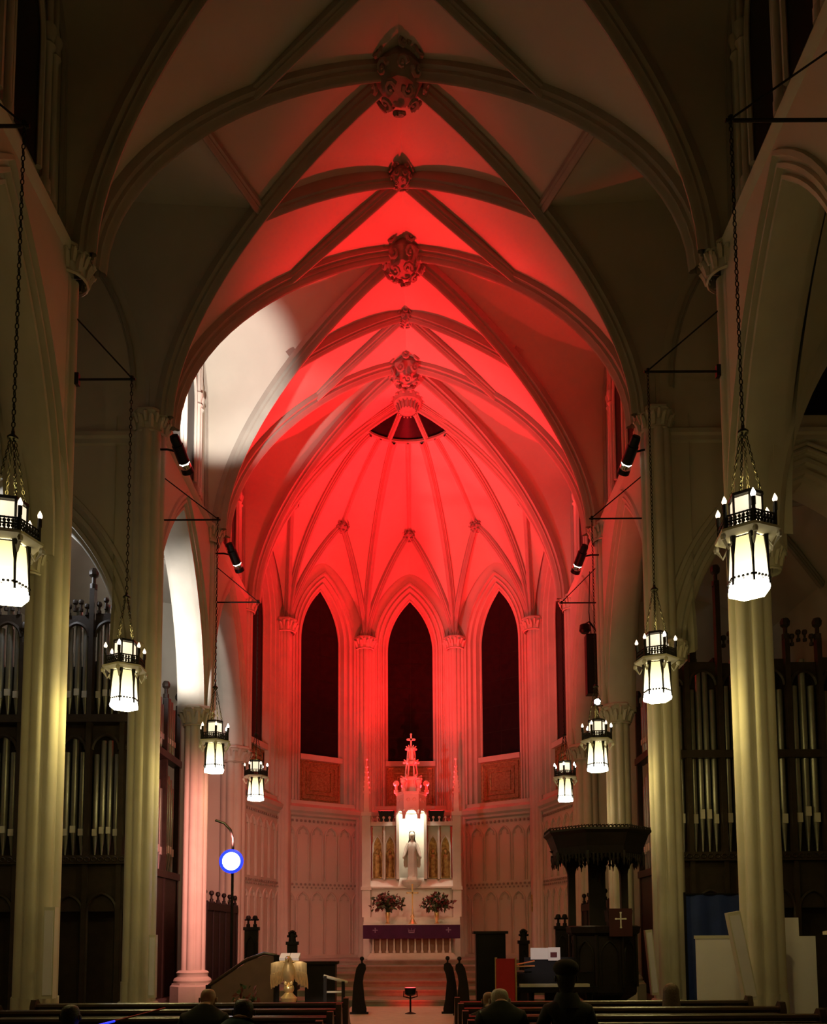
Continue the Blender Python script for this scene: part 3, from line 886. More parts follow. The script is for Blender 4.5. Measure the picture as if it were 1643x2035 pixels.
lamp_pos = [(-1, 4.10, 8.9, 5.32, 'largest hexagonal lantern, cut off by the left edge'), (1, 3.86, 8.9, 5.34, 'largest hexagonal lantern with candle bulbs on the right, before the nearest pier'),
            (-1, 4.36, 13.3, 5.32, 'second hexagonal lantern from the left, before a fluted pier'), (1, 4.10, 13.3, 5.40, 'second largest hexagonal lantern on the right, before a fluted pier'),
            (-1, 3.98, 17.7, 5.14, 'third hexagonal lantern on the left, beside the pink lit pier'), (1, 4.06, 17.7, 5.12, 'third hexagonal lantern on the right, above the pulpit canopy'),
            (-1, 4.08, 22.8, 5.36, 'smallest hexagonal lantern on the left, before the apse wall'), (1, 4.26, 22.8, 5.29, 'smallest hexagonal lantern on the right with glaring bulbs, before the apse')]
l_plain, l_half, l_full = lantern((4,)), lantern((5, 0, 1)), lantern((0, 1, 2, 3, 4, 5))
protos = {id(l_plain): False, id(l_half): False, id(l_full): False}
for i, (s, x, y, z, lab) in enumerate(lamp_pos):
    src = l_plain if i < 4 else (l_half if i in (4, 5, 6) else l_full)
    if not protos[id(src)]:
        protos[id(src)] = True
        o = src
    else:
        o = copy_tree(src)
    o.location = (s * x, y, z)
    o.rotation_euler = (0, 0, 0.15 * i)
    o['label'] = lab
    # the bulbs: a strong downlight at the mouth, a weaker glow through the upper glass
    e = 80 if y < 15 else (52 if y < 20 else 18)
    light('lantern_bulb', 'POINT', (s * x, y, z - 0.10), e, WARM, radius=0.10)
    light('lantern_glow', 'POINT', (s * x, y, z + 1.25), e * 0.22, WARM, radius=0.10)
    # iron bracket on the pier
    px = s * 5.25
    br = thing('lamp_bracket', (px, y, z + 5.5), ['iron wall bracket carrying the left edge lantern', 'iron wall bracket carrying the largest right lantern', 'iron wall bracket carrying the second left lantern', 'iron wall bracket carrying the second right lantern', 'iron wall bracket above the pink lit pier', 'iron wall bracket carrying the third right lantern', 'iron wall bracket carrying the smallest left lantern', 'iron wall bracket carrying the smallest right lantern'][i], 'bracket', 'lantern brackets')
    dx = s * x - px
    obj('arm', MB().tube([(0.03 * s, 0, 0), (dx - s * 0.06, 0, 0)], 0.02, 6), 'iron', br)
    obj('brace', MB().tube([(0.03 * s, 0, 1.05), (dx, 0, 0.02)], 0.013, 6), 'iron', br)
    obj('wall_plate', MB().box(-0.03 if s > 0 else -0.05, 0.05 if s > 0 else 0.03, -0.04, 0.04, -0.1, 0.1), 'iron', br, smooth=False)
    obj('hook', MB().tube([(dx, 0, 0.05), (dx, 0, -0.02)], 0.03, 6), 'iron', br)

# ================================================================= TUBE SPOTLIGHTS
def spot(loc, aim, label, k=1.0):
    root = thing('tube_spotlight', loc, label, 'spotlight', 'tube spotlights on the piers')
    rot = (V(aim) - V(loc)).to_track_quat('-Z', 'Y').to_matrix().to_4x4() @ Matrix.Scale(k, 4)
    obj('housing', MB().lathe([(0.02, 0.42), (0.09, 0.41), (0.105, 0.36), (0.105, 0.22), (0.125, 0.21), (0.125, -0.16), (0.10, -0.18)], n=14), 'black', root, rot)
    obj('lens_ring', MB().lathe([(0.12, -0.20), (0.125, -0.22), (0.125, -0.28), (0.115, -0.29)], n=14, caps=False), 'chrome', root, rot)
    obj('lens', MB().lathe([(0.001, -0.19), (0.118, -0.185)], n=14, caps=False), 'lamp_core', root, rot)
    obj('shade', MB().lathe([(0.13, -0.29), (0.135, -0.40)], n=14, caps=False), 'black', root, rot)
    s = 1 if loc[0] > 0 else -1
    yk = MB().tube([(0, 0, 0.05), (s * 0.30, 0, 0.12), (s * 0.52, 0, 0.12)], 0.025, 6)
    obj('yoke', yk, 'black', root)
    return root
spot((-4.75, 17.55, 12.02), (-3.6, 23.5, 8.2), 'black tube spotlight at upper left beside the capital of the tall pier')
spot((4.87, 17.55, 11.95), (3.7, 23.5, 8.2), 'black tube spotlight at upper right beside the capital of the tall pier')
spot((-4.70, 22.65, 12.06), (-3.5, 27.0, 8.6), 'smaller black tube spotlight at left, lower, before the red vault')
spot((4.76, 22.65, 11.96), (3.6, 27.0, 8.6), 'smaller black tube spotlight at right, lower, before the red vault')

# ================================================================= OTHER STAGE LIGHTS
t = thing('floodlight', (5.05, 22.2, 7.85), 'small glaring white floodlight on a cable right of the apse', 'floodlight')
obj('housing', MB().box(-0.1, 0.1, 0.02, 0.14, -0.09, 0.09), 'black', t)
obj('lens', MB().lathe([(0.001, 0), (0.085, 0.0)], n=14, caps=False), 'led_white', t, Matrix.Rotation(pi / 2, 4, 'X'))
obj('arm', MB().tube([(0.0, 0.14, 0.0), (0.2, 0.4, 0.0), (0.4, 0.55, 0.05)], 0.02, 5), 'black', t)
t = thing('stage_lamp', (-3.87, 19.0, 0), 'blue-white stage lamp on a tall thin stand beside the pink pier', 'stage lamp')
obj('base', MB().lathe([(0.28, 0), (0.28, 0.03), (0.05, 0.06)], n=14), 'black', t)
obj('pole', MB().tube([(0, 0.1, 0.03), (0, 0.1, 3.9), (-0.06, 0.1, 4.1), (-0.2, 0.1, 4.25), (-0.4, 0.1, 4.32)], 0.03, 7), 'black', t)
obj('housing', MB().lathe([(0.10, -0.18), (0.24, -0.12), (0.25, 0.0)], n=18), 'black', t, Matrix.Translation((0.02, -0.12, 3.37)) @ Matrix.Rotation(pi / 2, 4, 'X'))
obj('rim', MB().lathe([(0.20, 0.01), (0.27, 0.0)], n=22, caps=False), 'blue_glow', t, Matrix.Translation((0.02, -0.13, 3.37)) @ Matrix.Rotation(pi / 2, 4, 'X'))  # glowing ring that paints the blue halo around the lamp
obj('lens', MB().lathe([(0.001, 0.0), (0.2, 0.0)], n=22, caps=False), 'led_blue', t, Matrix.Translation((0.02, -0.14, 3.37)) @ Matrix.Rotation(pi / 2, 4, 'X'))
light('stage_lamp_glow', 'POINT', (-3.85, 18.7, 3.37), 3, (0.15, 0.15, 1.0), radius=0.15)
t = thing('floor_uplight', (0.1, 18.9, 0), 'small black floor uplight glowing red before the altar steps', 'uplight')
obj('stand', MB().lathe([(0.12, 0), (0.12, 0.02), (0.02, 0.05), (0.02, 0.40)], n=12), 'black', t)
obj('housing', MB().lathe([(0.07, 0), (0.12, 0.03), (0.125, 0.17)], (0, 0, 0.40), 14), 'black', t)
obj('lens', MB().lathe([(0.001, 0.575), (0.12, 0.575)], n=14, caps=False), 'led_red', t)
obj('yoke', MB().tube([(-0.14, 0, 0.5), (-0.15, 0, 0.38), (0, 0, 0.34), (0.15, 0, 0.38), (0.14, 0, 0.5)], 0.015, 5), 'black', t)
light('floor_uplight_glow', 'SPOT', (0.1, 18.95, 0.62), 260, RED, (0.1, 22.0, 0.5), 46, 1.0, 0.05)
t = thing('hanging_loudspeaker', (5.3, 24.0, 9.6), 'dark tall loudspeaker hanging beside the pier right of the apse', 'loudspeaker')
obj('cabinet', MB().box(-0.17, 0.2, -0.15, 0.15, -1.05, 0.7), 'black', t)
obj('grille', MB().box(-0.14, 0.17, -0.17, -0.15, -1.0, 0.65), 'iron', t)
obj('cable', MB().tube([(0, 0, 0.7), (-0.05, 0, 1.4), (0, 0, 2.6)], 0.015, 5), 'black', t)
t = thing('hanging_horn', (5.0, 23.4, 10.3), 'small round black horn lamp hanging on a bent arm, right side', 'lamp')
obj('head', MB().lathe([(0.05, 0.12), (0.14, 0.08), (0.16, -0.08), (0.10, -0.15)], n=12), 'black', t)
obj('arm', MB().tube([(0, 0, 0.1), (0.15, 0.1, 0.22), (0.42, 0.2, -0.1)], 0.03, 6), 'black', t)

# ================================================================= ORGANS
def pipe(par, x, y, z, r, h, foot, mouth=0.14, face=-1, rot=0.0):
    m = T(x, y, z, rot)
    p = obj('pipe', MB().lathe([(r * 0.28, 0), (r * 0.95, foot), (r, foot + 0.01), (r, foot + h), (r * 0.9, foot + h + 0.01)], n=12), 'pipe', par, m)
    obj('mouth', MB().box(-r * 0.8, r * 0.8, -r * 1.06, -r * 0.6, foot - 0.02, foot + mouth), 'mouth', p, smooth=False)
    return p
def finial(mb, x, y, z, k=1.0):
    mb.lathe([(0.09 * k, 0), (0.09 * k, 0.12 * k), (0.05 * k, 0.14 * k), (0.05 * k, 0.28 * k), (0.11 * k, 0.34 * k), (0.12 * k, 0.42 * k), (0.08 * k, 0.5 * k), (0.0, 0.52 * k)], (x, y, z), 8)
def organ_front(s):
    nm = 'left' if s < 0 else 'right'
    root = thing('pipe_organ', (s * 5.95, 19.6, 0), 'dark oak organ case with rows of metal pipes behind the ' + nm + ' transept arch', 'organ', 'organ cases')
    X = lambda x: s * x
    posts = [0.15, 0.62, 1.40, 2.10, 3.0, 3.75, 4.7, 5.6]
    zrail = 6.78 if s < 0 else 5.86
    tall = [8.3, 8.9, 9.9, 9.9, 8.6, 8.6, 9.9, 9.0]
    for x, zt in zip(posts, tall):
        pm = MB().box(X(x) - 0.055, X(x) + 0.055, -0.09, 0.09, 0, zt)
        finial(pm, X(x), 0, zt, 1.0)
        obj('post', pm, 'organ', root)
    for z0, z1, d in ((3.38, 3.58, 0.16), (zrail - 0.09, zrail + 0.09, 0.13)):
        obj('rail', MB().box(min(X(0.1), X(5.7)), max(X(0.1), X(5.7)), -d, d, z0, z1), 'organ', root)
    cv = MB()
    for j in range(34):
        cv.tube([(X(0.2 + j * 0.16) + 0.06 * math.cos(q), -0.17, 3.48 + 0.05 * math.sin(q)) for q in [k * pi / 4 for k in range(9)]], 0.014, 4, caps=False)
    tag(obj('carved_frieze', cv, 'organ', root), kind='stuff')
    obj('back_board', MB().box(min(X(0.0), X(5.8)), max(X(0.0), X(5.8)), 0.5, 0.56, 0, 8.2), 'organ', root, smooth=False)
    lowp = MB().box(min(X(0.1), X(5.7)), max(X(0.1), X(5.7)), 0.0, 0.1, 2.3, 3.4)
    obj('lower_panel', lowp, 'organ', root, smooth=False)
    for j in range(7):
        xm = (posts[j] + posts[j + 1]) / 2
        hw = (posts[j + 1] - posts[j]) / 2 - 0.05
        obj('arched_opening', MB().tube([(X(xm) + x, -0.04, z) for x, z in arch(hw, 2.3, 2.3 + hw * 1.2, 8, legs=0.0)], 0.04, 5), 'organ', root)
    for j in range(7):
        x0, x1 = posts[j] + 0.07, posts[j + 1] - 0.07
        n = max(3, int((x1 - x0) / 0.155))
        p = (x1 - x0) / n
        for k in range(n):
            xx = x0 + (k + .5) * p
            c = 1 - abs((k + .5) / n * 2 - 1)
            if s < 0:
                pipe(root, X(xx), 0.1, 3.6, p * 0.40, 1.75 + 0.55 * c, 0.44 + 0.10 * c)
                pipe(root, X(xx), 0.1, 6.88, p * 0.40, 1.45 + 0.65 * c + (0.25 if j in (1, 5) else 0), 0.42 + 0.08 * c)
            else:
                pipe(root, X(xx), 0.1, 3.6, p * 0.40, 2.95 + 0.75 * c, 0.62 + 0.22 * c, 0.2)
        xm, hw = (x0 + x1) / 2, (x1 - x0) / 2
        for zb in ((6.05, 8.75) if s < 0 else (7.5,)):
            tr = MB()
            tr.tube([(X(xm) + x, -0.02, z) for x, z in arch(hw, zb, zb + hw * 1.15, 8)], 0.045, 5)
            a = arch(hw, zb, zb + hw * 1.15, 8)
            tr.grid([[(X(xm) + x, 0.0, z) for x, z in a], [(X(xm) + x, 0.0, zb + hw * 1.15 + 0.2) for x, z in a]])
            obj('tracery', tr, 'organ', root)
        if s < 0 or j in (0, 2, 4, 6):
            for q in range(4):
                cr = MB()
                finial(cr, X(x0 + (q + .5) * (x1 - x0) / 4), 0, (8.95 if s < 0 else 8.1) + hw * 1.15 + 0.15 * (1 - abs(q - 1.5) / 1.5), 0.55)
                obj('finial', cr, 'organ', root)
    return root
organ_front(-1)
organ_front(1)
for s in (-1, 1):
    nm = 'left' if s < 0 else 'right'
    root = thing('side_organ_case', (s * 7.0, 20.4, 0), 'organ case with pipes seen through the ' + nm + ' chancel arch', 'organ', 'organ cases')
    for y in (0.0, 1.3, 2.6, 3.9, 5.2):
        pm = MB().box(-0.08, 0.08, y - 0.06, y + 0.06, 0, 8.6)
        finial(pm, 0, y, 8.6)
        obj('post', pm, 'organ', root)
    for z in (3.48, 6.9):
        obj('rail', MB().box(-0.14, 0.14, 0, 5.2, z - 0.1, z + 0.1), 'organ', root)
    obj('back_board', MB().box(s * 0.5 - 0.03, s * 0.5 + 0.03, -0.1, 5.3, 0, 8.4), 'organ', root)
    obj('lower_panel', MB().box(-0.05, 0.05, 0, 5.2, 0, 3.4), 'organ', root)
    for k in range(22):
        y = 0.2 + k * 0.225
        if min(abs(y - q) for q in (1.3, 2.6, 3.9)) < 0.09: continue
        c = 1 - abs((y % 1.3) / 0.65 - 1)
        pipe(root, 0.1 * s, y, 3.6, 0.085, 1.8 + 0.5 * c, 0.44 + 0.15 * c, 0.2, rot=-s * pi / 2)
        pipe(root, 0.1 * s, y, 7.0, 0.085, 0.9 + 0.5 * c, 0.40, rot=-s * pi / 2)
# dark oak screens closing the chancel side bays
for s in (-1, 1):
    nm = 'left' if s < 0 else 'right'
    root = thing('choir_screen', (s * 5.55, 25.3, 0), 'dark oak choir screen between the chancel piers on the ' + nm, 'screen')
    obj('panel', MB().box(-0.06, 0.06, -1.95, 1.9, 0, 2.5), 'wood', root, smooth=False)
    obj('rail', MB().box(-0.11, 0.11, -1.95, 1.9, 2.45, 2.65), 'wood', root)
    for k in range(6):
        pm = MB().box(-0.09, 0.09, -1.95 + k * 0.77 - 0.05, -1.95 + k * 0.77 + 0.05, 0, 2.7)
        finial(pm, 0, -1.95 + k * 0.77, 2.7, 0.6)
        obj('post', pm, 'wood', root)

# ================================================================= ALTAR AND REREDOS
YA = 29.35
t = thing('altar', (0.04, YA, 0.9), 'pale stone altar table with arcaded front below the purple cloth', 'altar')
obj('mensa', MB().box(-1.62, 1.62, 0.0, 1.05, 1.06, 1.16), 'marble', t)
obj('body', MB().box(-1.36, 1.36, 0.22, 1.05, 0.22, 1.06), 'brown_stone', t, smooth=False)
pl = MB().box(-1.52, 1.52, 0.02, 1.05, 0.0, 0.12)
pl.box(-1.48, 1.48, 0.06, 1.05, 0.12, 0.17)
pl.box(-1.44, 1.44, 0.10, 1.05, 0.17, 0.22)
obj('plinth', pl, 'marble', t, smooth=False)
for k in range(12):
    x = -1.32 + k * 0.24
    obj('colonnette', MB().lathe([(0.055, 0.22), (0.05, 0.28), (0.03, 0.32), (0.03, 0.8), (0.05, 0.86), (0.06, 0.92), (0.06, 1.06)], (x, 0.12, 0), 8), 'marble', t)
fr = thing('altar_frontal', (0.04, YA, 0.9), 'purple altar cloth band with small crosses and a crown', 'altar cloth')
def cross_mb(w, h, y, cx, cz, th=0.022):
    mb = MB()
    mb.box(cx - th, cx + th, y - 0.008, y, cz - h / 2, cz + h / 2)
    mb.box(cx - w / 2, cx + w / 2, y - 0.008, y, cz + h * 0.08 - th, cz + h * 0.08 + th)
    return mb
cl = []
rows = []
for z in (1.175, 1.0, 0.85, 0.71):
    rows.append([(-1.66 + 3.32 * j / 40, -0.03 - 0.012 * math.sin(j * 1.3) * (1.18 - z) / 0.45, z) for j in range(41)])
fc = MB().grid(rows)
fc.grid([[(x, y, z) for x, y, z in rows[0]], [(x, 0.3, 1.178) for x, y, z in rows[0]]])
for sx in (-1.66, 1.66):
    fc.quad((sx, -0.03, 1.175), (sx, 0.5, 1.175), (sx, 0.5, 0.75), (sx, -0.03, 0.71))
obj('cloth', fc, 'purple', fr)
for cx in (-1.24, 1.26):
    q = cross_mb(0.15, 0.15, -0.05, cx, 0.99, 0.016)
    for a in range(4):
        q.ball((cx + 0.07 * math.cos(a * pi / 2), -0.052, 1.0 + 0.07 * math.sin(a * pi / 2)), 0.022, 6, 4, (1, .3, 1))
    obj('cross_emblem', q, 'embroid', fr)
cw = MB().box(-0.10, 0.10, -0.058, -0.05, 0.90, 0.935)
for k in range(5):
    x = -0.1 + k * 0.05
    cw.tube([(x * .9, -0.054, 0.93), (x * 1.15, -0.054, 1.0 + 0.045 * (k % 2 == 0))], [0.012, 0.006], 4)
    cw.ball((x * 1.18, -0.054, 1.01 + 0.045 * (k % 2 == 0)), 0.013, 5, 4)
cw.tube([(-0.11, -0.054, 0.97), (-0.06, -0.054, 0.99), (0, -0.054, 0.985), (0.06, -0.054, 0.99), (0.11, -0.054, 0.97)], 0.008, 4)
obj('crown_emblem', cw, 'embroid', fr)
ln = MB().box(-1.66, 1.66, -0.035, 1.0, 1.18, 1.20)
tag(obj('altar_linen', ln, 'linen'), 'white linen cloth lying along the altar top', 'altar linen').location = (0.04, YA, 0.9)

YR = 31.0
rr = thing('reredos', (0.04, YR, 0.9), 'carved stone altarpiece with gilded niches and a tall canopied spire', 'altarpiece')
g = MB().box(-1.72, 1.72, -0.55, 0.1, 0.0, 1.30)
g.box(-1.72, 1.72, -0.35, 0.1, 1.30, 1.48)
obj('gradine', g, 'marble', rr, smooth=False)
obj('lower_panel', MB().box(-1.55, 1.55, -0.02, 0.2, 1.48, 2.54), 'marble', rr, smooth=False)
sh = MB().box(-1.55, 1.55, -0.14, 0.2, 2.52, 2.58)
sh.quad((-1.5, -0.12, 2.58), (1.5, -0.12, 2.58), (1.5, 0.16, 2.92), (-1.5, 0.16, 2.92))
sh.lathe([(0.12, 2.5), (0.3, 2.62), (0.36, 2.74), (0.36, 2.8)], (0, -0.05, 0), 14)
obj('shelf', sh, 'marble', rr, smooth=False)
for s in (-1, 1):
    bt = MB().box(s * 1.64 - 0.15, s * 1.64 + 0.15, -0.2, 0.25, 1.48, 5.15)
    bt.box(s * 1.64 - 0.19, s * 1.64 + 0.19, -0.24, 0.28, 2.45, 2.58)
    bt.box(s * 1.64 - 0.18, s * 1.64 + 0.18, -0.23, 0.27, 5.15, 5.3)
    obj('buttress', bt, 'marble', rr, smooth=False)
    pn = MB().frustum((s * 1.64, 0), 0.10, 0.10, 5.3, (s * 1.64, 0), 0.08, 0.08, 6.0)
    pn.frustum((s * 1.64, 0), 0.09, 0.09, 6.0, (s * 1.64, 0), 0.012, 0.012, 7.25)
    for k in range(6):
        for a in range(4):
            z = 6.05 + k * 0.19
            rr_ = 0.15 * (1 - k / 7)
            pn.ball((s * 1.64 + rr_ * math.cos(a * pi / 2 + pi / 4), rr_ * math.sin(a * pi / 2 + pi / 4), z), 0.035, 5, 4)
    pn.ball((s * 1.64, 0, 7.28), 0.05, 6, 5)
    obj('pinnacle', pn, 'marble', rr, smooth=False)
    for k, (x0, x1) in enumerate(((1.02, 1.46), (0.56, 1.0))):
        xm, hw = s * (x0 + x1) / 2, (x1 - x0) / 2 - 0.03
        obj('niche_panel', MB().box(xm - hw, xm + hw, 0.10, 0.16, 2.9, 4.75), 'gilt', rr, smooth=False)
        a = arch(hw - 0.02, 4.05, 4.45, 8, legs=2.9)
        ar = MB().tube([(xm + x, 0.08, z) for x, z in a], 0.032, 6)
        ar.grid([[(xm + x, 0.09, z) for x, z in a[1:-1]], [(xm + x, 0.09, 4.85) for x, z in a[1:-1]]])
        obj('niche_arch', ar, 'marble', rr)
        fg = MB().lathe([(0.12, 2.95), (0.13, 3.0), (0.10, 3.3), (0.12, 3.55), (0.09, 3.72), (0.04, 3.76)], (xm, 0.08, 0), 10, sy=0.4)
        fg.ball((xm, 0.07, 3.84), 0.065, 8, 6, (1, .7, 1.2))
        fg.tube([(xm + x, 0.06, z) for x, z in arch(0.15, 3.75, 4.0, 6, legs=2.92)], 0.018, 5)
        obj('relief_figure', fg, 'gilt', rr)
    for x in (0.99, 0.53):
        obj('mullion', MB().box(s * x - 0.035, s * x + 0.035, -0.02, 0.15, 2.85, 4.9), 'marble', rr, smooth=False)
    obj('cornice', MB().box(min(s * 0.5, s * 1.5), max(s * 0.5, s * 1.5), -0.08, 0.2, 4.8, 4.95), 'marble', rr, smooth=False)
    for k in range(5):
        cr = MB()
        finial(cr, s * (0.58 + k * 0.22), 0.05, 4.95, 0.42)
        obj('finial', cr, 'marble', rr)
    obj('jamb', MB().box(s * 0.5 - 0.05, s * 0.5 + 0.05, -0.15, 0.2, 2.85, 5.2), 'marble', rr, smooth=False)
obj('niche_back', MB().grid([[(0.46 * math.sin(a), 0.02 + 0.42 * math.cos(a), z) for a in [q * pi / 10 - pi / 2 for q in range(11)]] for z in (2.8, 5.4)]), 'marble', rr)
can = MB()
hx = lambda r, z: [(r * math.cos(pi / 3 * j), r * math.sin(pi / 3 * j) - 0.05, z) for j in range(6)]
can.grid([hx(r, z) for r, z in ((0.46, 5.32), (0.54, 5.32), (0.54, 5.9), (0.57, 5.93), (0.57, 6.0), (0.2, 6.02))], True)
can.grid([hx(0.46, 5.32), hx(0.44, 5.85), hx(0.02, 5.85)], True)
for j in range(6):
    a, b = V(hx(0.55, 5.3)[j]), V(hx(0.55, 5.3)[(j + 1) % 6])
    ctr = (a + b) / 2
    d = (b - a).normalized()
    pts = [ctr + d * x + V((0, 0, z - 5.3)) for x, z in arch(0.24, 5.06, 5.4, 8, legs=5.0)]
    can.tube(pts, 0.03, 5)
    can.grid([pts[1:-1], [V((p.x, p.y, 5.62)) for p in pts[1:-1]]])
    for q in (0.3, 0.7):
        can.tube([a.lerp(b, q) + V((0.0, 0.0, 0.40)) + (d * math.cos(w_) + V((0, 0, 1)) * math.sin(w_)) * 0.06 for w_ in [k * pi / 4 for k in range(9)]], 0.015, 4, caps=False)
    finial(can, a.x, a.y, 6.0, 0.9)
    can.tube([a, a + V((0, 0, -0.3))], 0.035, 5)
obj('canopy', can, 'marble', rr, ang=30)
sp = MB()
tiers = [(0.32, 6.0, 6.55), (0.22, 6.6, 7.15), (0.15, 7.2, 7.65)]
for r, z0, z1 in tiers:
    for j in range(6):
        x, y, _ = hx(r, 0)[j]
        x2, y2, _ = hx(r * 0.75, 0)[j]
        sp.tube([(x, y, z0), (x2, y2, z1)], 0.028, 5)
        sp.ball((x * 1.15, y * 1.15, z1 - 0.02), 0.05, 6, 4)
        sp.tube([(x2, y2, z1), (x * 1.2, y * 1.2, z1 + 0.1)], [0.04, 0.02], 5)
    sp.grid([hx(r * 0.8, z1 - 0.1), hx(r * 0.95, z1), hx(r * 0.5, z1 + 0.06)], True)
sp.lathe([(0.09, 7.1), (0.075, 7.6), (0.11, 7.68), (0.03, 7.74), (0.025, 8.0)], (0, -0.05, 0), 6)
sp.lathe([(0.30, 6.0), (0.12, 6.6)], (0, -0.05, 0), 6)
obj('spire', sp, 'marble', rr)
cx = MB().box(-0.03, 0.03, -0.08, -0.02, 7.74, 8.18)
cx.box(-0.12, 0.12, -0.08, -0.02, 7.96, 8.03)
for p in ((-0.12, 7.995), (0.12, 7.995), (0, 8.19)):
    cx.ball((p[0], -0.05, p[1]), 0.045, 6, 5, (1, .6, 1))
obj('cross', cx, 'marble', rr)
for s in (-1, 1):
    up = thing('ledge_uplight', (0.04 + s * 0.92, YR + 0.22, 5.85), 'dark uplight standing on the altarpiece ledge ' + ('left' if s < 0 else 'right') + ' of the spire', 'uplight', 'uplights behind the altarpiece')
    obj('housing', MB().frustum((0, 0), 0.20, 0.14, 0.0, (0, 0), 0.30, 0.16, 0.42), 'black', up, smooth=False)
    obj('yoke', MB().tube([(-0.28, 0, 0.25), (-0.3, 0, 0.0), (0.3, 0, 0.0), (0.28, 0, 0.25)], 0.02, 5), 'black', up)
    obj('lens', MB().box(-0.24, 0.24, -0.12, 0.12, 0.42, 0.43), 'led_red', up, smooth=False)
light('niche_lamp', 'AREA', (0.04, YR - 0.34, 0.9 + 5.6), 55, (1.0, 0.90, 0.70), (0.04, YR - 0.02, 0.9))
# statue: one continuous robed figure
st = thing('statue', (0.06, YR - 0.12, 0.9 + 2.8), 'white robed statue with lowered open arms in the lit altar niche', 'statue')
prof = [(0.19, 0), (0.20, 0.06), (0.17, 0.12), (0.17, 0.16)]
obj('pedestal', MB().lathe(prof, n=8), 'marble', st)
bd = MB()
ringn = 20
rows = []
for r, z, sy in ((0.175, 0.16, .85), (0.17, 0.3, .8), (0.16, 0.6, .75), (0.155, 0.85, .72), (0.165, 1.05, .68), (0.175, 1.2, .62), (0.165, 1.33, .6), (0.10, 1.41, .65), (0.055, 1.45, .9), (0.055, 1.49, .95), (0.085, 1.54, 1.05), (0.10, 1.62, 1.1), (0.09, 1.70, 1.1), (0.05, 1.76, 1.1), (0.01, 1.78, 1)):
    fold = 0.10 if z < 1.1 else 0.0
    rows.append([(r * (1 + fold * math.cos(j * 2 * pi * 5 / ringn)) * math.cos(2 * pi * j / ringn), r * sy * (1 + fold * math.cos(j * 2 * pi * 5 / ringn)) * math.sin(2 * pi * j / ringn), z) for j in range(ringn)])
bd.grid(rows, True)
for s in (-1, 1):
    bd.tube([(s * 0.14, 0, 1.33), (s * 0.21, -0.02, 1.15), (s * 0.26, -0.08, 0.98), (s * 0.30, -0.15, 0.86)], [0.075, 0.075, 0.06, 0.035], 8)
    bd.ball((s * 0.315, -0.18, 0.82), 0.04, 7, 5, (.7, .8, 1.3))
    bd.grid([[(s * 0.15, 0.05, 1.3), (s * 0.25, 0.02, 1.1), (s * 0.30, -0.05, 0.92)], [(s * 0.16, 0.09, 0.5), (s * 0.26, 0.06, 0.45), (s * 0.31, 0.0, 0.55)]])
bd.ball((0, -0.112, 1.61), 0.02, 5, 4, (.7, 1, 1.3))
obj('figure', bd, 'marble', st)
vl = MB().grid([[(r * math.cos(a), 0.02 + r * 1.1 * math.sin(a), z) for a in [q * pi / 8 for q in range(-1, 10)]] for r, z in ((0.02, 1.81), (0.10, 1.77), (0.12, 1.65), (0.115, 1.5), (0.16, 1.38), (0.19, 1.2))])
obj('veil', vl, 'marble', st)

# ---- altar cross and flowers
ac = thing('altar_cross', (0.07, YA + 0.75, 2.26), 'slender brass cross standing in the middle of the altar', 'cross')
obj('foot', MB().lathe([(0.15, -0.17), (0.15, -0.13), (0.09, -0.05), (0.05, 0.05), (0.08, 0.12), (0.04, 0.2), (0.025, 0.4)], n=12), 'brass', ac)
k_ = MB().box(-0.022, 0.022, -0.015, 0.015, 0.35, 1.22)
k_.box(-0.17, 0.17, -0.015, 0.015, 0.93, 0.975)
for p in ((-0.18, 0.952), (0.18, 0.952), (0, 1.24)):
    k_.ball((p[0], 0, p[1]), 0.035, 6, 5, (1, .5, 1))
obj('shaft', k_, 'brass', ac)
def bouquet(x, y, z, lab, seed, n=230):
    rnd = random.Random(seed)
    t = thing('flower_vase', (x, y, z), lab, 'flower vase', 'flower vases on the altar')
    obj('vase', MB().lathe([(0.08, 0), (0.09, 0.02), (0.05, 0.07), (0.07, 0.2), (0.09, 0.38), (0.075, 0.42)], n=12), 'brass', t)
    gm = {'leaf': MB(), 'leaf_red': MB(), 'flower': MB()}
    stems = MB()
    for k in range(n):
        a, e = rnd.uniform(0, 2 * pi), rnd.uniform(-0.25, 1.3)
        R = rnd.uniform(0.12, 0.60)
        p = V((R * 1.0 * math.cos(e) * math.cos(a), R * 0.55 * math.cos(e) * math.sin(a), 0.62 + R * 0.85 * math.sin(e)))
        if k % 6 == 0:
            stems.tube([(0, 0, 0.36), (p.x * .5, p.y * .5, 0.5 + p.z * .2), p], 0.008, 4)
        q = rnd.random()
        lean = (q < 0.55 and p.x * (1 if seed % 2 else -1) < 0.15)
        mt = 'leaf' if lean or q < 0.35 else ('leaf_red' if q < 0.92 else 'flower')
        d = V((rnd.gauss(0, 1), rnd.gauss(0, .6), rnd.gauss(0, .8))).normalized()
        u = d.orthogonal().normalized()
        L, w_ = rnd.uniform(.14, .24), rnd.uniform(.045, .08)
        mb = gm[mt]
        if mt == 'flower':
            mb.ball(p, 0.045, 6, 5)
        else:
            nrm = d.cross(u) * 0.015
            i = len(mb.v)
            mb.v += [tuple(p), tuple(p + d * L * .5 + u * w_ + nrm), tuple(p + d * L), tuple(p + d * L * .5 - u * w_ + nrm), tuple(p + d * L * .5 - nrm)]
            mb.f += [(i, i + 1, i + 4), (i + 1, i + 2, i + 4), (i + 2, i + 3, i + 4), (i + 3, i, i + 4)]
    obj('stems', stems, 'leaf', t)
    for mt, mb in gm.items():
        if mb.v: tag(obj({'leaf': 'green_foliage', 'leaf_red': 'red_foliage', 'flower': 'blossoms'}[mt], mb, mt, t, smooth=False), kind='stuff')
    return t
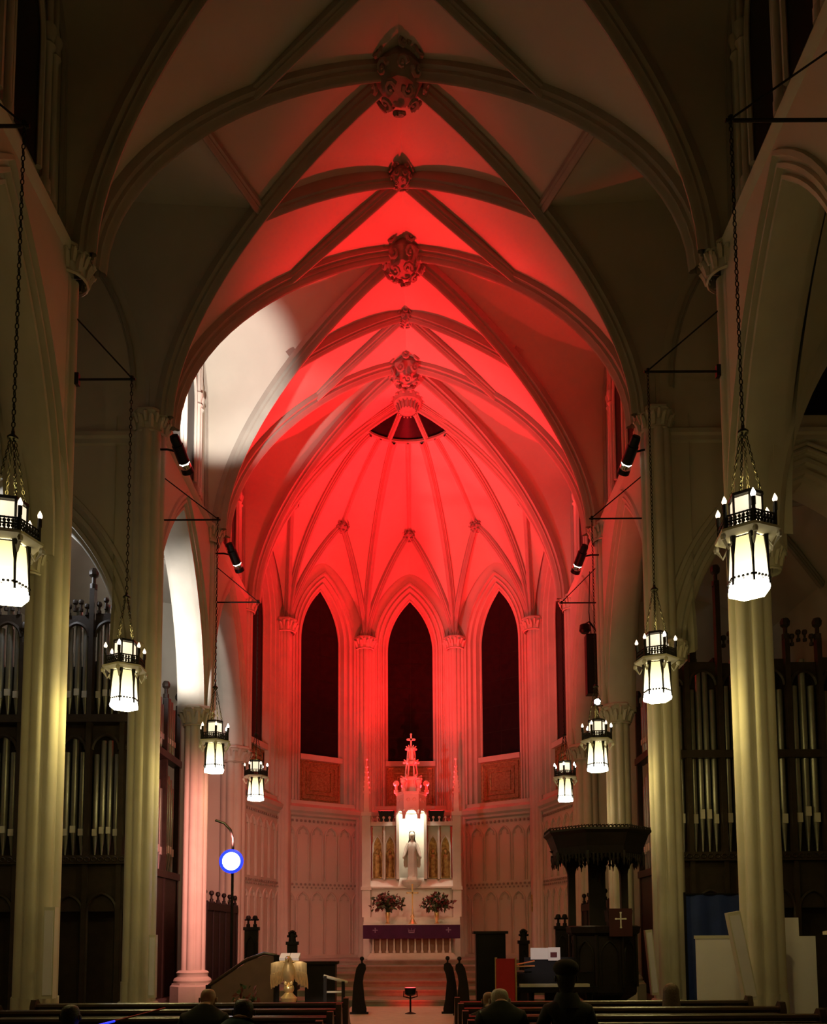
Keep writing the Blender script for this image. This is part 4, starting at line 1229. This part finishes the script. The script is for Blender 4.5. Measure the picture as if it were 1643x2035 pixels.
bouquet(-0.80, YA + 0.7, 2.12, 'left altar vase with green and red foliage', 2)
bouquet(0.92, YA + 0.7, 2.12, 'right altar vase with dark red foliage', 5)

# ================================================================= PULPIT
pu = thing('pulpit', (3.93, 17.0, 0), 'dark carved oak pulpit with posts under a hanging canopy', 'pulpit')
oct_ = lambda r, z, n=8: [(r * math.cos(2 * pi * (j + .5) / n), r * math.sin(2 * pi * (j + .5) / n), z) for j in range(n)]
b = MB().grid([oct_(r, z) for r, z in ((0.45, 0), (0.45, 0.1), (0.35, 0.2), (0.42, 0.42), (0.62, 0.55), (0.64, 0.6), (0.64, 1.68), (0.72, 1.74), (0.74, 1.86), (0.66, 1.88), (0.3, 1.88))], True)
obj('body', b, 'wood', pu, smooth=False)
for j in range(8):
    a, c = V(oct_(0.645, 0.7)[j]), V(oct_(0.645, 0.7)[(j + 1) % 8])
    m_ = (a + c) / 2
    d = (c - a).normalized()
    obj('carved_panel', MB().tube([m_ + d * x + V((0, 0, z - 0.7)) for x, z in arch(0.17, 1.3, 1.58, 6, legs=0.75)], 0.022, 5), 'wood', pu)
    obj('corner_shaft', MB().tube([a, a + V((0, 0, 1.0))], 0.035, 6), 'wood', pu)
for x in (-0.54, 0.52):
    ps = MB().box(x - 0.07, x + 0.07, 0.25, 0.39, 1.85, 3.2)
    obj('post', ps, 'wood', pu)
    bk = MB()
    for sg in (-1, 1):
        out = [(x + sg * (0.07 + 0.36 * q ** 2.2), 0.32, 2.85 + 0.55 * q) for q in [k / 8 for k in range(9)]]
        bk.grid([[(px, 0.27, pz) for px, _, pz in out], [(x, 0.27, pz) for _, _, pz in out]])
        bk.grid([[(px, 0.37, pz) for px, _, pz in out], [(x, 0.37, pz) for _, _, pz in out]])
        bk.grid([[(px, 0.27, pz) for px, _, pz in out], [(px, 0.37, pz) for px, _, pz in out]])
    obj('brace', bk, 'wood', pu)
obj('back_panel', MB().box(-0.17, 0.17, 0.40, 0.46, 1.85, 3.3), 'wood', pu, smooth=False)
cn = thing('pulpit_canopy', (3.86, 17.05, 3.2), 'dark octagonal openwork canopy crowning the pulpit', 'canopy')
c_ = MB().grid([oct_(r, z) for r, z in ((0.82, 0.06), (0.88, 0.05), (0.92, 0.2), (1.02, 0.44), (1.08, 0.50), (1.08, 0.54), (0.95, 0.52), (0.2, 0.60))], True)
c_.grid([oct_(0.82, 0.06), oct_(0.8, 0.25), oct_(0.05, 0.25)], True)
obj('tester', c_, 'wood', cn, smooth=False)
ct, lc = MB(), MB()
rnd = random.Random(4)
for j in range(8):
    a, c = V(oct_(1.06, 0.5)[j]), V(oct_(1.06, 0.5)[(j + 1) % 8])
    d = (c - a).normalized()
    for k in range(11):
        p = a.lerp(c, (k + .5) / 11)
        ct.tube([p + (d * math.cos(q) + V((0, 0, 1)) * math.sin(q)) * 0.032 + V((0, 0, 0.05)) for q in [w_ * pi / 3 for w_ in range(7)]], 0.012, 4, caps=False)
        ct.tube([p + d * 0.03, p + V((0, 0, 0.10)) + d * 0.03], [0.013, 0.006], 4)
    a, c = V(oct_(0.9, 0.06)[j]), V(oct_(0.9, 0.06)[(j + 1) % 8])
    for k in range(9):
        p = a.lerp(c, (k + .5) / 9)
        L = 0.09 + 0.16 * abs(math.sin((k + .5) / 9 * pi * 2)) ** 2
        lc.tube([p, p - V((0, 0, L))], [0.032, 0.008], 5)
        lc.tube([p - V((0, 0, L * .5)) + (d * math.cos(q) + V((0, 0, 1)) * math.sin(q)) * 0.03 for q in [w_ * pi / 3 for w_ in range(7)]], 0.012, 4, caps=False)
    lc.lathe([(0.035, 0.05), (0.04, -0.05), (0.02, -0.12), (0.03, -0.16), (0.0, -0.26)], tuple(a), 6)
tag(obj('cresting', ct, 'wood', cn), kind='stuff')
tag(obj('lace_fringe', lc, 'wood', cn), kind='stuff')
pc = thing('pulpit_fall', (4.13, 16.36, 1.95), 'maroon lectern cloth with a white cross hanging on the pulpit', 'cloth')
obj('cloth', MB().box(-0.22, 0.22, -0.07, -0.02, -0.28, 0.25), 'maroon', pc)
obj('desk', MB().frustum((0, 0.12), 0.22, 0.14, 0.0, (0, 0.12), 0.24, 0.16, 0.22), 'wood', pc)
cr = cross_mb(0.18, 0.27, -0.072, 0.0, 0.03, 0.012)
for p in ((-0.09, 0.052), (0.09, 0.052), (0, 0.17), (0, -0.11)):
    cr.ball((p[0], -0.078, p[1]), 0.022, 6, 4, (1, .4, 1))
obj('cross_emblem', cr, 'linen', pc)

# ================================================================= EAGLE LECTERN
ea = thing('eagle_lectern', (-1.97, 15.0, 0), 'polished brass eagle lectern with spread wings', 'lectern')
obj('pillar', MB().lathe([(0.30, 0), (0.30, 0.06), (0.22, 0.1), (0.10, 0.16), (0.07, 0.3), (0.10, 0.36), (0.06, 0.42), (0.06, 0.5), (0.13, 0.58), (0.15, 0.64), (0.09, 0.7), (0.06, 0.74)], n=18), 'brass', ea)
obj('orb', MB().ball((0, 0, 0.80), 0.095, 14, 10), 'brass', ea)
eb = MB()
rows = []
for r, z, y, sx in ((0.04, 0.86, 0.03, 1), (0.075, 0.92, 0.0, 1.1), (0.105, 1.02, -0.02, 1.1), (0.11, 1.12, -0.03, 1.1), (0.085, 1.21, -0.04, 1), (0.06, 1.27, -0.07, 1), (0.06, 1.32, -0.09, 1), (0.035, 1.36, -0.11, 1), (0.008, 1.37, -0.15, 1)):
    rows.append([(r * sx * math.cos(2 * pi * j / 14), y + r * math.sin(2 * pi * j / 14), z) for j in range(14)])
eb.grid(rows, True)
eb.tube([(0, -0.14, 1.33), (0, -0.19, 1.32), (0, -0.20, 1.28)], [0.03, 0.02, 0.004], 6)
for s in (-1, 1):
    eb.tube([(s * 0.04, -0.02, 0.95), (s * 0.05, -0.05, 0.88), (s * 0.05, -0.08, 0.86)], [0.04, 0.03, 0.02], 6)
obj('body', eb, 'brass', ea)
for s in (-1, 1):
    wg = MB()
    top = [(s * (0.06 + 0.25 * q), -0.03 + 0.02 * math.sin(q * pi), 1.24 + 0.03 * math.sin(q * pi)) for q in [k / 8 for k in range(9)]]
    bot = [(s * (0.11 + 0.21 * q), 0.02 + 0.06 * q, 0.92 - 0.13 * q ** 0.7 + 0.02 * (k % 2)) for k, q in enumerate([k / 8 for k in range(9)])]
    mid = [((a[0] + b_[0]) / 2, (a[1] + b_[1]) / 2 - 0.05, (a[2] + b_[2]) / 2) for a, b_ in zip(top, bot)]
    wg.grid([top, mid, bot])
    wg.grid([[(x, y + 0.03, z) for x, y, z in r_] for r_ in (top, mid, bot)])
    wg.grid([top, [(x, y + 0.03, z) for x, y, z in top]])
    wg.grid([bot, [(x, y + 0.03, z) for x, y, z in bot]])
    for k in range(1, 9):
        wg.tube([(V(mid[k]) + V((0, -.006, 0.03))), (V(mid[k]).lerp(V(bot[k]), .5) + V((0, -.012, 0))), V(bot[k])], [0.006, 0.014, 0.006], 4)
    obj('wing', wg, 'brass', ea)
obj('book_rest', MB().box(-0.16, 0.16, 0.0, 0.03, 1.26, 1.29), 'brass', ea)
bk = thing('book', (-1.97, 15.02, 1.29), 'open book resting on the brass eagle lectern', 'book')
obj('page', MB().box(-0.17, -0.005, -0.02, 0.22, 0.0, 0.05), 'paper', bk, Matrix.Rotation(0.35, 4, 'X'))
obj('page', MB().box(0.005, 0.17, -0.02, 0.22, 0.0, 0.05), 'paper', bk, Matrix.Rotation(0.35, 4, 'X'))

# stair handrails beside the lectern
hr = thing('stair_rail', (-2.6, 17.2, 0), 'wooden stair balustrade sloping up behind the eagle lectern', 'balustrade')
obj('handrail', MB().tube([(-1.35, 0.2, 0.72), (-0.55, 0.05, 1.25), (-0.2, 0, 1.37), (0.05, 0, 1.33)], 0.035, 7), 'pew', hr)
obj('panel', MB().quad((-1.35, 0.2, 0.0), (0.05, 0.0, 0.0), (0.05, 0.0, 1.3), (-0.2, 0, 1.33), (-0.55, 0.05, 1.2), (-1.35, 0.2, 0.68)), 'stair_panel', hr)
for x, z in ((-1.35, 0.74), (0.05, 1.34)):
    p_ = MB().box(x - 0.05, x + 0.05, -0.05 + (0.2 if x < -1 else 0), 0.05 + (0.2 if x < -1 else 0), 0, z)
    obj('newel', p_, 'wood', hr)
hr = thing('kneeler_rail', (-1.35, 16.2, 0), 'low railing with a pale top sloping down right of the eagle lectern', 'railing')
obj('handrail', MB().tube([(-0.15, 0, 0.96), (0.30, 0, 0.84)], 0.03, 7), 'cream_metal', hr)
obj('cross_rail', MB().tube([(-0.15, 0, 0.66), (0.2, 0, 0.66)], 0.02, 6), 'cream_metal', hr)
for x, z in ((-0.12, 0.96), (0.22, 0.86)):
    obj('post', MB().box(x - 0.03, x + 0.03, -0.03, 0.03, 0, z), 'wood', hr)
t = thing('reading_desk', (-1.62, 18.6, 0), 'dark reading desk behind the low railing', 'desk')
obj('body', MB().box(-0.55, 0.1, 0, 0.4, 0, 1.1), 'wood', t)
obj('top', MB().box(-0.6, 0.15, -0.05, 0.45, 1.1, 1.16), 'wood', t)

# ================================================================= STALL ENDS, BENCHES
def stall_end(x, y, w_, h, lab, twin):
    t = thing('stall_end', (x, y, 0), lab, 'choir stall', 'carved choir stall ends')
    obj('panel', MB().box(-w_ / 2, w_ / 2, -0.06, 0.06, 0, h - 0.34), 'wood', t)
    obj('arch_carving', MB().tube([(q, -0.07, z) for q, z in arch(w_ * 0.34, h - 0.75, h - 0.5, 6, legs=h - 1.1)], 0.015, 5), 'wood', t)
    obj('cornice', MB().box(-w_ / 2 - 0.03, w_ / 2 + 0.03, -0.09, 0.09, h - 0.36, h - 0.28), 'wood', t)
    if twin:
        for dx in (-w_ * 0.26, w_ * 0.26):
            q = MB()
            finial(q, dx, 0, h - 0.28, 0.55)
            q.ball((dx + 0.06, 0, h - 0.1), 0.035, 6, 4)
            q.ball((dx - 0.06, 0, h - 0.1), 0.035, 6, 4)
            obj('finial', q, 'wood', t)
    else:
        q = MB()
        q.lathe([(w_ * .4, h - 0.3), (w_ * .34, h - 0.2), (w_ * .42, h - 0.1), (w_ * .25, h - 0.02), (0.01, h)], n=8, sy=0.4)
        for k in range(5):
            a = pi * k / 4
            q.ball((w_ * .38 * math.cos(a), -0.03, h - 0.15 + 0.11 * math.sin(a)), 0.04, 6, 4)
        obj('finial', q, 'wood', t)
    obj('seat', MB().box(-w_ / 2, w_ / 2, 0.06, 0.5, 0.4, 0.5), 'wood', t)
stall_end(-3.80, 21.0, 0.32, 2.22, 'tall carved stall end with twin finials on the left', True)
stall_end(-2.80, 21.0, 0.24, 1.86, 'shorter carved stall end with poppyhead behind the eagle lectern', False)
stall_end(3.72, 20.6, 0.30, 2.2, 'tall carved stall end with twin finials left of the pulpit', True)
stall_end(2.80, 20.6, 0.22, 1.86, 'shorter carved stall end with poppyhead behind the piano', False)
def bench_end(x, y, lab, s):
    t = thing('bench_end', (x, y, 0), lab, 'bench', 'scrolled bench ends')
    prof = [(0.16, 0), (0.16, 0.12), (0.12, 0.3), (0.10, 0.5), (0.08, 0.7), (0.10, 0.85), (0.15, 0.98), (0.14, 1.08), (0.08, 1.12), (0.0, 1.10), (-0.06, 1.0), (-0.10, 0.8), (-0.13, 0.6), (-0.15, 0.3), (-0.16, 0)]
    mb = MB()
    a = [(s * p, -0.04, z) for p, z in prof]
    b_ = [(s * p, 0.04, z) for p, z in prof]
    mb.grid([a, b_], True)
    mb.cap(a)
    mb.cap(b_, True)
    obj('scroll_panel', mb, 'wood', t)
    q = MB()
    finial(q, s * 0.06, 0, 1.05, 0.4)
    obj('finial', q, 'wood', t)
    obj('foot', MB().box(-0.2, 0.2, -0.06, 0.06, 0, 0.05), 'wood', t)
bench_end(-1.02, 18.9, 'scrolled dark bench end left of the altar steps', 1)
bench_end(0.98, 18.9, 'scrolled dark bench end right of the altar steps, left of its pair', -1)
bench_end(1.22, 18.5, 'scrolled dark bench end right of the altar steps, right of its pair', -1)
t = thing('cabinet', (1.95, 20.0, 0), 'plain black upright cabinet before the right apse wall', 'cabinet')
obj('body', MB().box(-0.34, 0.34, -0.2, 0.2, 0, 1.74), 'black', t)
obj('cornice', MB().box(-0.40, 0.40, -0.25, 0.25, 1.74, 1.80), 'wood', t)
obj('door', MB().box(-0.30, 0.30, -0.22, -0.2, 0.1, 1.65), 'black', t)
obj('knob', MB().ball((0.25, -0.24, 0.9), 0.02, 6, 5), 'brass', t)

# ================================================================= PIANO
pn = thing('grand_piano', (2.72, 15.6, 0), 'black grand piano with sheet music before the pulpit', 'piano')
out = [(-0.75, 0.0), (0.75, 0.0), (0.75, 0.25), (0.62, 0.5), (0.35, 0.75), (0.05, 1.0), (-0.25, 1.1), (-0.6, 1.08), (-0.75, 0.9)]
obj('case', MB().prism(out, 0.68, 1.0), 'black', pn)
obj('lid', MB().prism([(x * 1.02, max(y, 0.2)) for x, y in out], 1.0, 1.03), 'black', pn)
obj('keyboard', MB().box(-0.62, 0.62, -0.2, 0.0, 0.78, 0.83), 'keys', pn)
obj('key_slip', MB().box(-0.75, 0.75, -0.26, 0.0, 0.68, 0.78), 'black', pn)
obj('fallboard', MB().box(-0.62, 0.62, -0.02, 0.02, 0.83, 1.02), 'black', pn)
obj('music_desk', MB().box(-0.5, 0.5, 0.14, 0.17, 1.0, 1.30), 'black', pn)
for x in (-0.66, 0.66):
    obj('leg', MB().lathe([(0.03, 0), (0.05, 0.1), (0.07, 0.6), (0.09, 0.68)], (x, 0.1, 0), 8), 'black', pn)
obj('leg', MB().lathe([(0.03, 0), (0.05, 0.1), (0.07, 0.6), (0.09, 0.68)], (-0.3, 0.85, 0), 8), 'black', pn)
obj('pedal_lyre', MB().box(-0.14, 0.14, 0.1, 0.16, 0.08, 0.68), 'black', pn)
sm = thing('sheet_music', (2.60, 15.68, 1.24), 'white open sheet music with a small maroon picture on the piano', 'sheet music')
obj('page', MB().box(-0.27, 0.05, 0.02, 0.03, 0.02, 0.23), 'paper', sm)
obj('page', MB().box(0.05, 0.27, 0.01, 0.02, 0.0, 0.24), 'paper', sm)
obj('picture', MB().box(0.09, 0.21, 0.0, 0.011, 0.06, 0.15), 'print', sm)
ch = thing('red_chair', (1.80, 14.95, 0), 'red cloth covered chair back beside the piano', 'chair')
obj('back', MB().box(-0.17, 0.15, -0.03, 0.03, 0.45, 1.30), 'redcloth', ch)
obj('seat', MB().box(-0.2, 0.2, 0.03, 0.45, 0.40, 0.47), 'redcloth', ch)
for x in (-0.17, 0.17):
    obj('leg', MB().tube([(x, 0.0, 0), (x, 0.0, 1.32)], 0.02, 6), 'brass', ch)
    obj('leg', MB().tube([(x, 0.42, 0), (x, 0.42, 0.42)], 0.02, 6), 'brass', ch)
bn = thing('brass_instrument_rail', (2.15, 15.45, 0), 'thin brass music rack leaning at the piano end', 'rack')
obj('rail', MB().tube([(-0.14, 0, 1.17), (0.22, 0, 1.24)], 0.014, 5), 'brass', bn)
obj('rail', MB().tube([(-0.14, 0, 1.14), (0.22, 0, 1.15)], 0.014, 5), 'brass', bn)
obj('post', MB().tube([(-0.12, 0, 0), (-0.12, 0, 1.2)], 0.014, 5), 'brass', bn)

# ================================================================= SCREENS AND COLUMN LOUDSPEAKERS
t = thing('display_panel', (6.2, 15.6, 0), 'wide white display panel behind the nearest right pier', 'panel')
obj('board', MB().box(-0.88, 0.62, -0.03, 0.03, 0.0, 1.66), 'white_board', t)
obj('frame', MB().box(-0.90, 0.64, -0.04, 0.04, 1.62, 1.68), 'cream_metal', t)
t = thing('display_panel', (7.2, 15.9, 0), 'taller white display panel with a stepped top, right of the nearest pier', 'panel')
obj('board', MB().box(-0.5, 0.12, -0.03, 0.03, 0.0, 2.0), 'white_board', t)
obj('board', MB().box(0.12, 0.42, -0.03, 0.03, 0.0, 1.66), 'white_board', t)
t = thing('backdrop', (6.1, 16.3, 0), 'dark blue cloth backdrop above the white display panel', 'backdrop')
obj('cloth', MB().grid([[(-0.72 + 0.1 * j, 0.03 * math.sin(j * 1.7), z) for j in range(16)] for z in (0.2, 2.45)]), 'blue', t)
obj('top_rail', MB().tube([(-0.75, 0, 2.46), (0.8, 0, 2.46)], 0.02, 6), 'black', t)
for x in (-0.74, 0.79):
    obj('post', MB().tube([(x, 0, 0), (x, 0, 2.5)], 0.025, 6), 'black', t)
t = thing('dark_post', (7.78, 15.6, 0), 'dark carved post with pale cap at the right edge', 'post')
obj('shaft', MB().lathe([(0.12, 0), (0.12, 0.1), (0.08, 0.15), (0.08, 1.6), (0.13, 1.68)], n=10), 'wood', t)
obj('cap', MB().lathe([(0.14, 1.68), (0.14, 1.74), (0.05, 1.76)], n=10), 'cream_metal', t)
def colspk(x, y, z0, z1, w_, lab, tilt=0.0):
    t = thing('column_loudspeaker', (x, y, z0), lab, 'loudspeaker', 'column loudspeakers on the piers')
    m = Matrix.Rotation(tilt, 4, 'Y')
    obj('cabinet', MB().box(-w_ / 2, w_ / 2, -0.07, 0.07, 0, z1 - z0), 'cream_metal', t, m)
    obj('grille', MB().box(-w_ / 2 + 0.02, w_ / 2 - 0.02, -0.08, -0.07, 0.05, z1 - z0 - 0.05), 'white_board', t, m)
    obj('bracket', MB().box(-0.03, 0.03, 0.07, 0.2, 0.4, 0.5), 'iron', t, m)
colspk(-5.24, 12.9, 0.80, 2.16, 0.17, 'slim grey column loudspeaker on the pier at the left edge')
colspk(-5.04, 17.25, 0.5, 1.75, 0.14, 'slim grey column loudspeaker on the second left pier')
colspk(5.22, 12.85, 0.72, 2.05, 0.19, 'slim grey column loudspeaker leaning out from the nearest right pier', -0.17)
colspk(5.00, 17.25, 0.5, 1.8, 0.14, 'slim grey column loudspeaker on the second right pier', -0.08)

# ================================================================= SMALL ITEMS BY THE LECTERN
bouquet(-2.55, 14.4, 0.0, 'small pink flower arrangement on the floor left of the lectern', 7, 60).scale = (0.55, 0.55, 0.8)
t = thing('white_bowl', (-1.35, 14.6, 0), 'small white bowl on a stand right of the lectern', 'bowl')
obj('bowl', MB().lathe([(0.05, 0.42), (0.12, 0.46), (0.16, 0.54), (0.14, 0.54), (0.08, 0.48)], n=14), 'linen', t)
obj('stand', MB().lathe([(0.12, 0), (0.12, 0.02), (0.02, 0.05), (0.02, 0.43)], n=10), 'brass', t)
t = thing('wall_tablet', (4.35, 31.05, 3.2), 'small narrow brass tablet on the right apse wall', 'plaque')
t.location = (4.42, 30.98, 2.55)
obj('plate', MB().box(-0.06, 0.06, -0.05, -0.02, 0, 0.62), 'gilt', t)

# ================================================================= PEWS
def make_pew(x0, x1, y, lab, grp):
    t = thing('pew', ((x0 + x1) / 2, y, 0), lab, 'pew', grp)
    h = (x1 - x0) / 2
    obj('back', MB().box(-h, h, 0.0, 0.04, 0.12, 0.86), 'pew', t, Matrix.Rotation(0.10, 4, 'X'))
    obj('top_rail', MB().tube([(-h, -0.09, 0.90), (h, -0.09, 0.90)], 0.036, 8), 'pew', t)
    obj('book_rail', MB().box(-h, h, -0.16, -0.03, 0.62, 0.65), 'pew', t)
    for z in (0.70, 0.76, 0.82):
        obj('slat', MB().box(-h, h, -0.115 - (0.86 - z) * 0.1, -0.06, z, z + 0.03), 'pew', t, smooth=False)
    obj('seat', MB().box(-h, h, 0.02, 0.46, 0.40, 0.45), 'pew', t)
    prof = [(-0.14, 0), (0.46, 0), (0.46, 0.45), (0.40, 0.62), (0.2, 0.66), (0.05, 0.76), (0.0, 0.92), (-0.06, 0.985), (-0.13, 0.98), (-0.16, 0.9)]
    for sx in (-1, 1):
        mb = MB()
        a = [(sx * h - 0.03, p, z) for p, z in prof]
        b_ = [(sx * h + 0.03, p, z) for p, z in prof]
        mb.grid([a, b_], True)
        mb.cap(a); mb.cap(b_, True)
        obj('end_panel', mb, 'pew', t)
rows_y = [10.2, 9.3, 8.4, 7.5, 6.6]
words = ['front', 'second', 'third', 'fourth', 'fifth']
for i, y in enumerate(rows_y):
    make_pew(-4.2, -0.56, y, words[i] + ' pew row left of the centre aisle', 'pews left of the aisle')
    make_pew(0.74, 4.15, y, words[i] + ' pew row right of the centre aisle', 'pews right of the aisle')
for i, y in enumerate(rows_y[:3]):
    make_pew(6.2, 9.5, y + 1.6, words[i] + ' pew row in the right side aisle', 'side aisle pews')

# ================================================================= PEOPLE
def person(loc, lab, coat, hair, yaw=0.0, k=1.0, head=(0, 0.02), style='short', bow=0.0):
    head = (head[0], head[1] + bow * 0.7)
    HZ = lambda z: z - bow
    vs = [((0, 0, .52), .15), ((0, -.02, .72), .145), ((0, -.02, .92), .155), ((0, 0, 1.06), .12), ((0, .02, 1.14), .058), ((head[0] * .5, head[1] * .7 + .02, 1.20 - bow * .6), .055), ((head[0], head[1] + .03, HZ(1.28)), .078), ((head[0], head[1] + .03, HZ(1.37)), .082), ((head[0], head[1] + .03, HZ(1.42)), .05),
          ((.17, 0, 1.03), .075), ((.25, .04, .83), .058), ((.20, .24, .70), .045), ((.14, .34, .68), .04),
          ((-.17, 0, 1.03), .075), ((-.25, .04, .83), .058), ((-.20, .24, .70), .045), ((-.14, .34, .68), .04),
          ((.10, .10, .52), .10), ((.12, .45, .52), .07), ((.12, .46, .12), .05), ((.12, .56, .06), .042),
          ((-.10, .10, .52), .10), ((-.12, .45, .52), .07), ((-.12, .46, .12), .05), ((-.12, .56, .06), .042)]
    es = [(0, 1), (1, 2), (2, 3), (3, 4), (4, 5), (5, 6), (6, 7), (7, 8), (3, 9), (9, 10), (10, 11), (11, 12), (3, 13), (13, 14), (14, 15), (15, 16), (0, 17), (17, 18), (18, 19), (19, 20), (0, 21), (21, 22), (22, 23), (23, 24)]
    me = bpy.data.meshes.new('person_rig')
    me.from_pydata([v for v, r in vs], es, [])
    o = bpy.data.objects.new('person_rig', me)
    col.objects.link(o)
    md = o.modifiers.new('skin', 'SKIN')
    if not me.skin_vertices: 
        me.attributes  # layer is created with the modifier in most builds
    lay = me.skin_vertices[0] if len(me.skin_vertices) else None
    if lay:
        for i, (v, r) in enumerate(vs):
            lay.data[i].radius = (r, r)
            lay.data[i].use_root = (i == 0)
    o.modifiers.new('sub', 'SUBSURF').levels = 2
    dg = bpy.context.evaluated_depsgraph_get()
    ev = o.evaluated_get(dg)
    bm = bpy.data.meshes.new_from_object(ev)
    bpy.data.objects.remove(o)
    mb = MB()
    mb.v = [tuple(v.co) for v in bm.vertices]
    mb.f = [tuple(p.vertices) for p in bm.polygons]
    hx_, hy = head
    nb = len(mb.f)
    for sx in (-1, 1):
        mb.ball((hx_ + sx * 0.082, hy + 0.03, HZ(1.31)), 0.024, 6, 5, (.45, .7, 1.2))
        mb.ball((hx_ + sx * 0.032, hy + 0.108, HZ(1.345)), 0.013, 6, 4)
        # hand: palm with five fingers
        for f_ in range(4):
            mb.tube([(sx * (.16 - f_ * .02), .36, .685), (sx * (.155 - f_ * .02), .41, .69 - .005 * abs(f_ - 1)), (sx * (.15 - f_ * .02), .44, .665)], [.011, .010, .007], 5)
        mb.tube([(sx * .10, .34, .69), (sx * .075, .37, .70), (sx * .07, .39, .69)], [.013, .011, .008], 5)
    mb.ball((hx_, hy + 0.122, HZ(1.315)), 0.017, 6, 5, (.8, 1.1, 1.3))
    mb.ball((hx_, hy + 0.108, HZ(1.265)), 0.02, 6, 4, (1.3, .4, .4))
    t = thing('person', loc, lab, 'person', rz=yaw)
    t.scale = (k, k, k)
    m2 = mesh('body', mb, coat)
    m2.materials.append(M['skin'])
    for p in m2.polygons:
        c = p.center
        if (c.z > 1.165 - bow * 0.5 and abs(c.x - hx_) < 0.10 and (c.z > 1.16 or c.y > hy * 0.4)) or (c.y > 0.30 and c.z > 0.62): p.material_index = 1
    link('body', m2, t)
    def shell(cond, off):
        q = MB()
        used = {}
        me_ = m2
        for p in me_.polygons:
            c = p.center
            if c.z > 1.19 - bow and abs(c.x - hx_) < 0.105 and c.y > hy - 0.085 and cond(c.x - hx_, c.y - hy - 0.03, c.z + bow):
                f_ = []
                for vi in p.vertices:
                    if vi not in used:
                        co = me_.vertices[vi].co
                        used[vi] = len(q.v)
                        d = (co - V((hx_, hy + 0.03, HZ(1.32)))).normalized()
                        q.v.append(tuple(co + d * off))
                    f_.append(used[vi])
                q.f.append(tuple(f_))
        return q
    if style == 'bald':
        obj('hair', shell(lambda x, y, z: y < 0.0 and 1.22 < z < 1.285, 0.004), 'hair_brown', t)
    elif style == 'hat':
        obj('hat', MB().ball((hx_, hy + 0.02, HZ(1.405)), 0.118, 18, 10, (1, 1, 0.72)), 'hat', t)
        obj('hair', shell(lambda x, y, z: y < 0.03 and z < 1.40, 0.015), hair, t)
        obj('collar', MB().lathe([(0.14, 1.06), (0.11, 1.15), (0.09, 1.19)], (0, 0.02, 0), 14, caps=False), coat, t)
    else:
        obj('hair', shell(lambda x, y, z: (y < 0.03 and z > 1.22) or z > 1.375, 0.014), hair, t)
        if style == 'long':
            obj('hair_length', MB().grid([[(hx_ + r * math.cos(a_), hy + 0.02 + r * 1.05 * math.sin(a_), HZ(z)) for a_ in [pi - .3 + q * (pi + .6) / 14 for q in range(15)]] for r, z in ((0.10, 1.0), (0.125, 1.06), (0.118, 1.18), (0.108, 1.28), (0.106, 1.36), (0.088, 1.41), (0.05, 1.445), (0.002, 1.46))]), hair, t)
    return t
person((-1.62, 7.72, 0.0), 'balding person in dark coat seated in the left pews', 'coat_dark', 'hair_dark', k=0.95, style='bald', bow=0.12)
person((-1.14, 6.82, 0.0), 'dark-haired person in teal coat seated in the left pews', 'coat_teal', 'hair_dark', k=0.92, head=(.03, .02), bow=0.12)
person((-2.47, 6.82, -0.03), 'dark head low at the bottom left behind a pew', 'coat_dark', 'hair_dark', k=0.84)
person((1.03, 7.72, 0.0), 'white-haired person in dark coat seated right of the aisle', 'coat_green', 'hair_white', k=0.96, bow=0.16)
person((1.00, 8.62, 0.0), 'balding person seated ahead of the white-haired person', 'coat_dark', 'hair_dark', k=0.86, style='bald', bow=0.10)
person((1.62, 7.72, 0.0), 'person with brimmed hat and dark coat seated right of the aisle', 'coat_dark', 'hair_dark', k=1.0, style='hat')
person((3.10, 9.58, -0.03), 'long brown-haired person seated far right in the front pew', 'coat_dark', 'hair_brown', k=0.82, style='long')
t = thing('slanted_rod', (-2.3, 6.95, 1.0), 'thin slanted rod with a blue lit end low on the left', 'rod')
a, b_ = V((0.29, 0.9, 0.06)), V((-0.06, -0.1, -0.02))
obj('rod', MB().tube([a, a.lerp(b_, .65)], 0.008, 6), 'pew', t)
obj('lit_tip', MB().tube([a.lerp(b_, .65), b_], 0.009, 6), 'blue_glow', t)
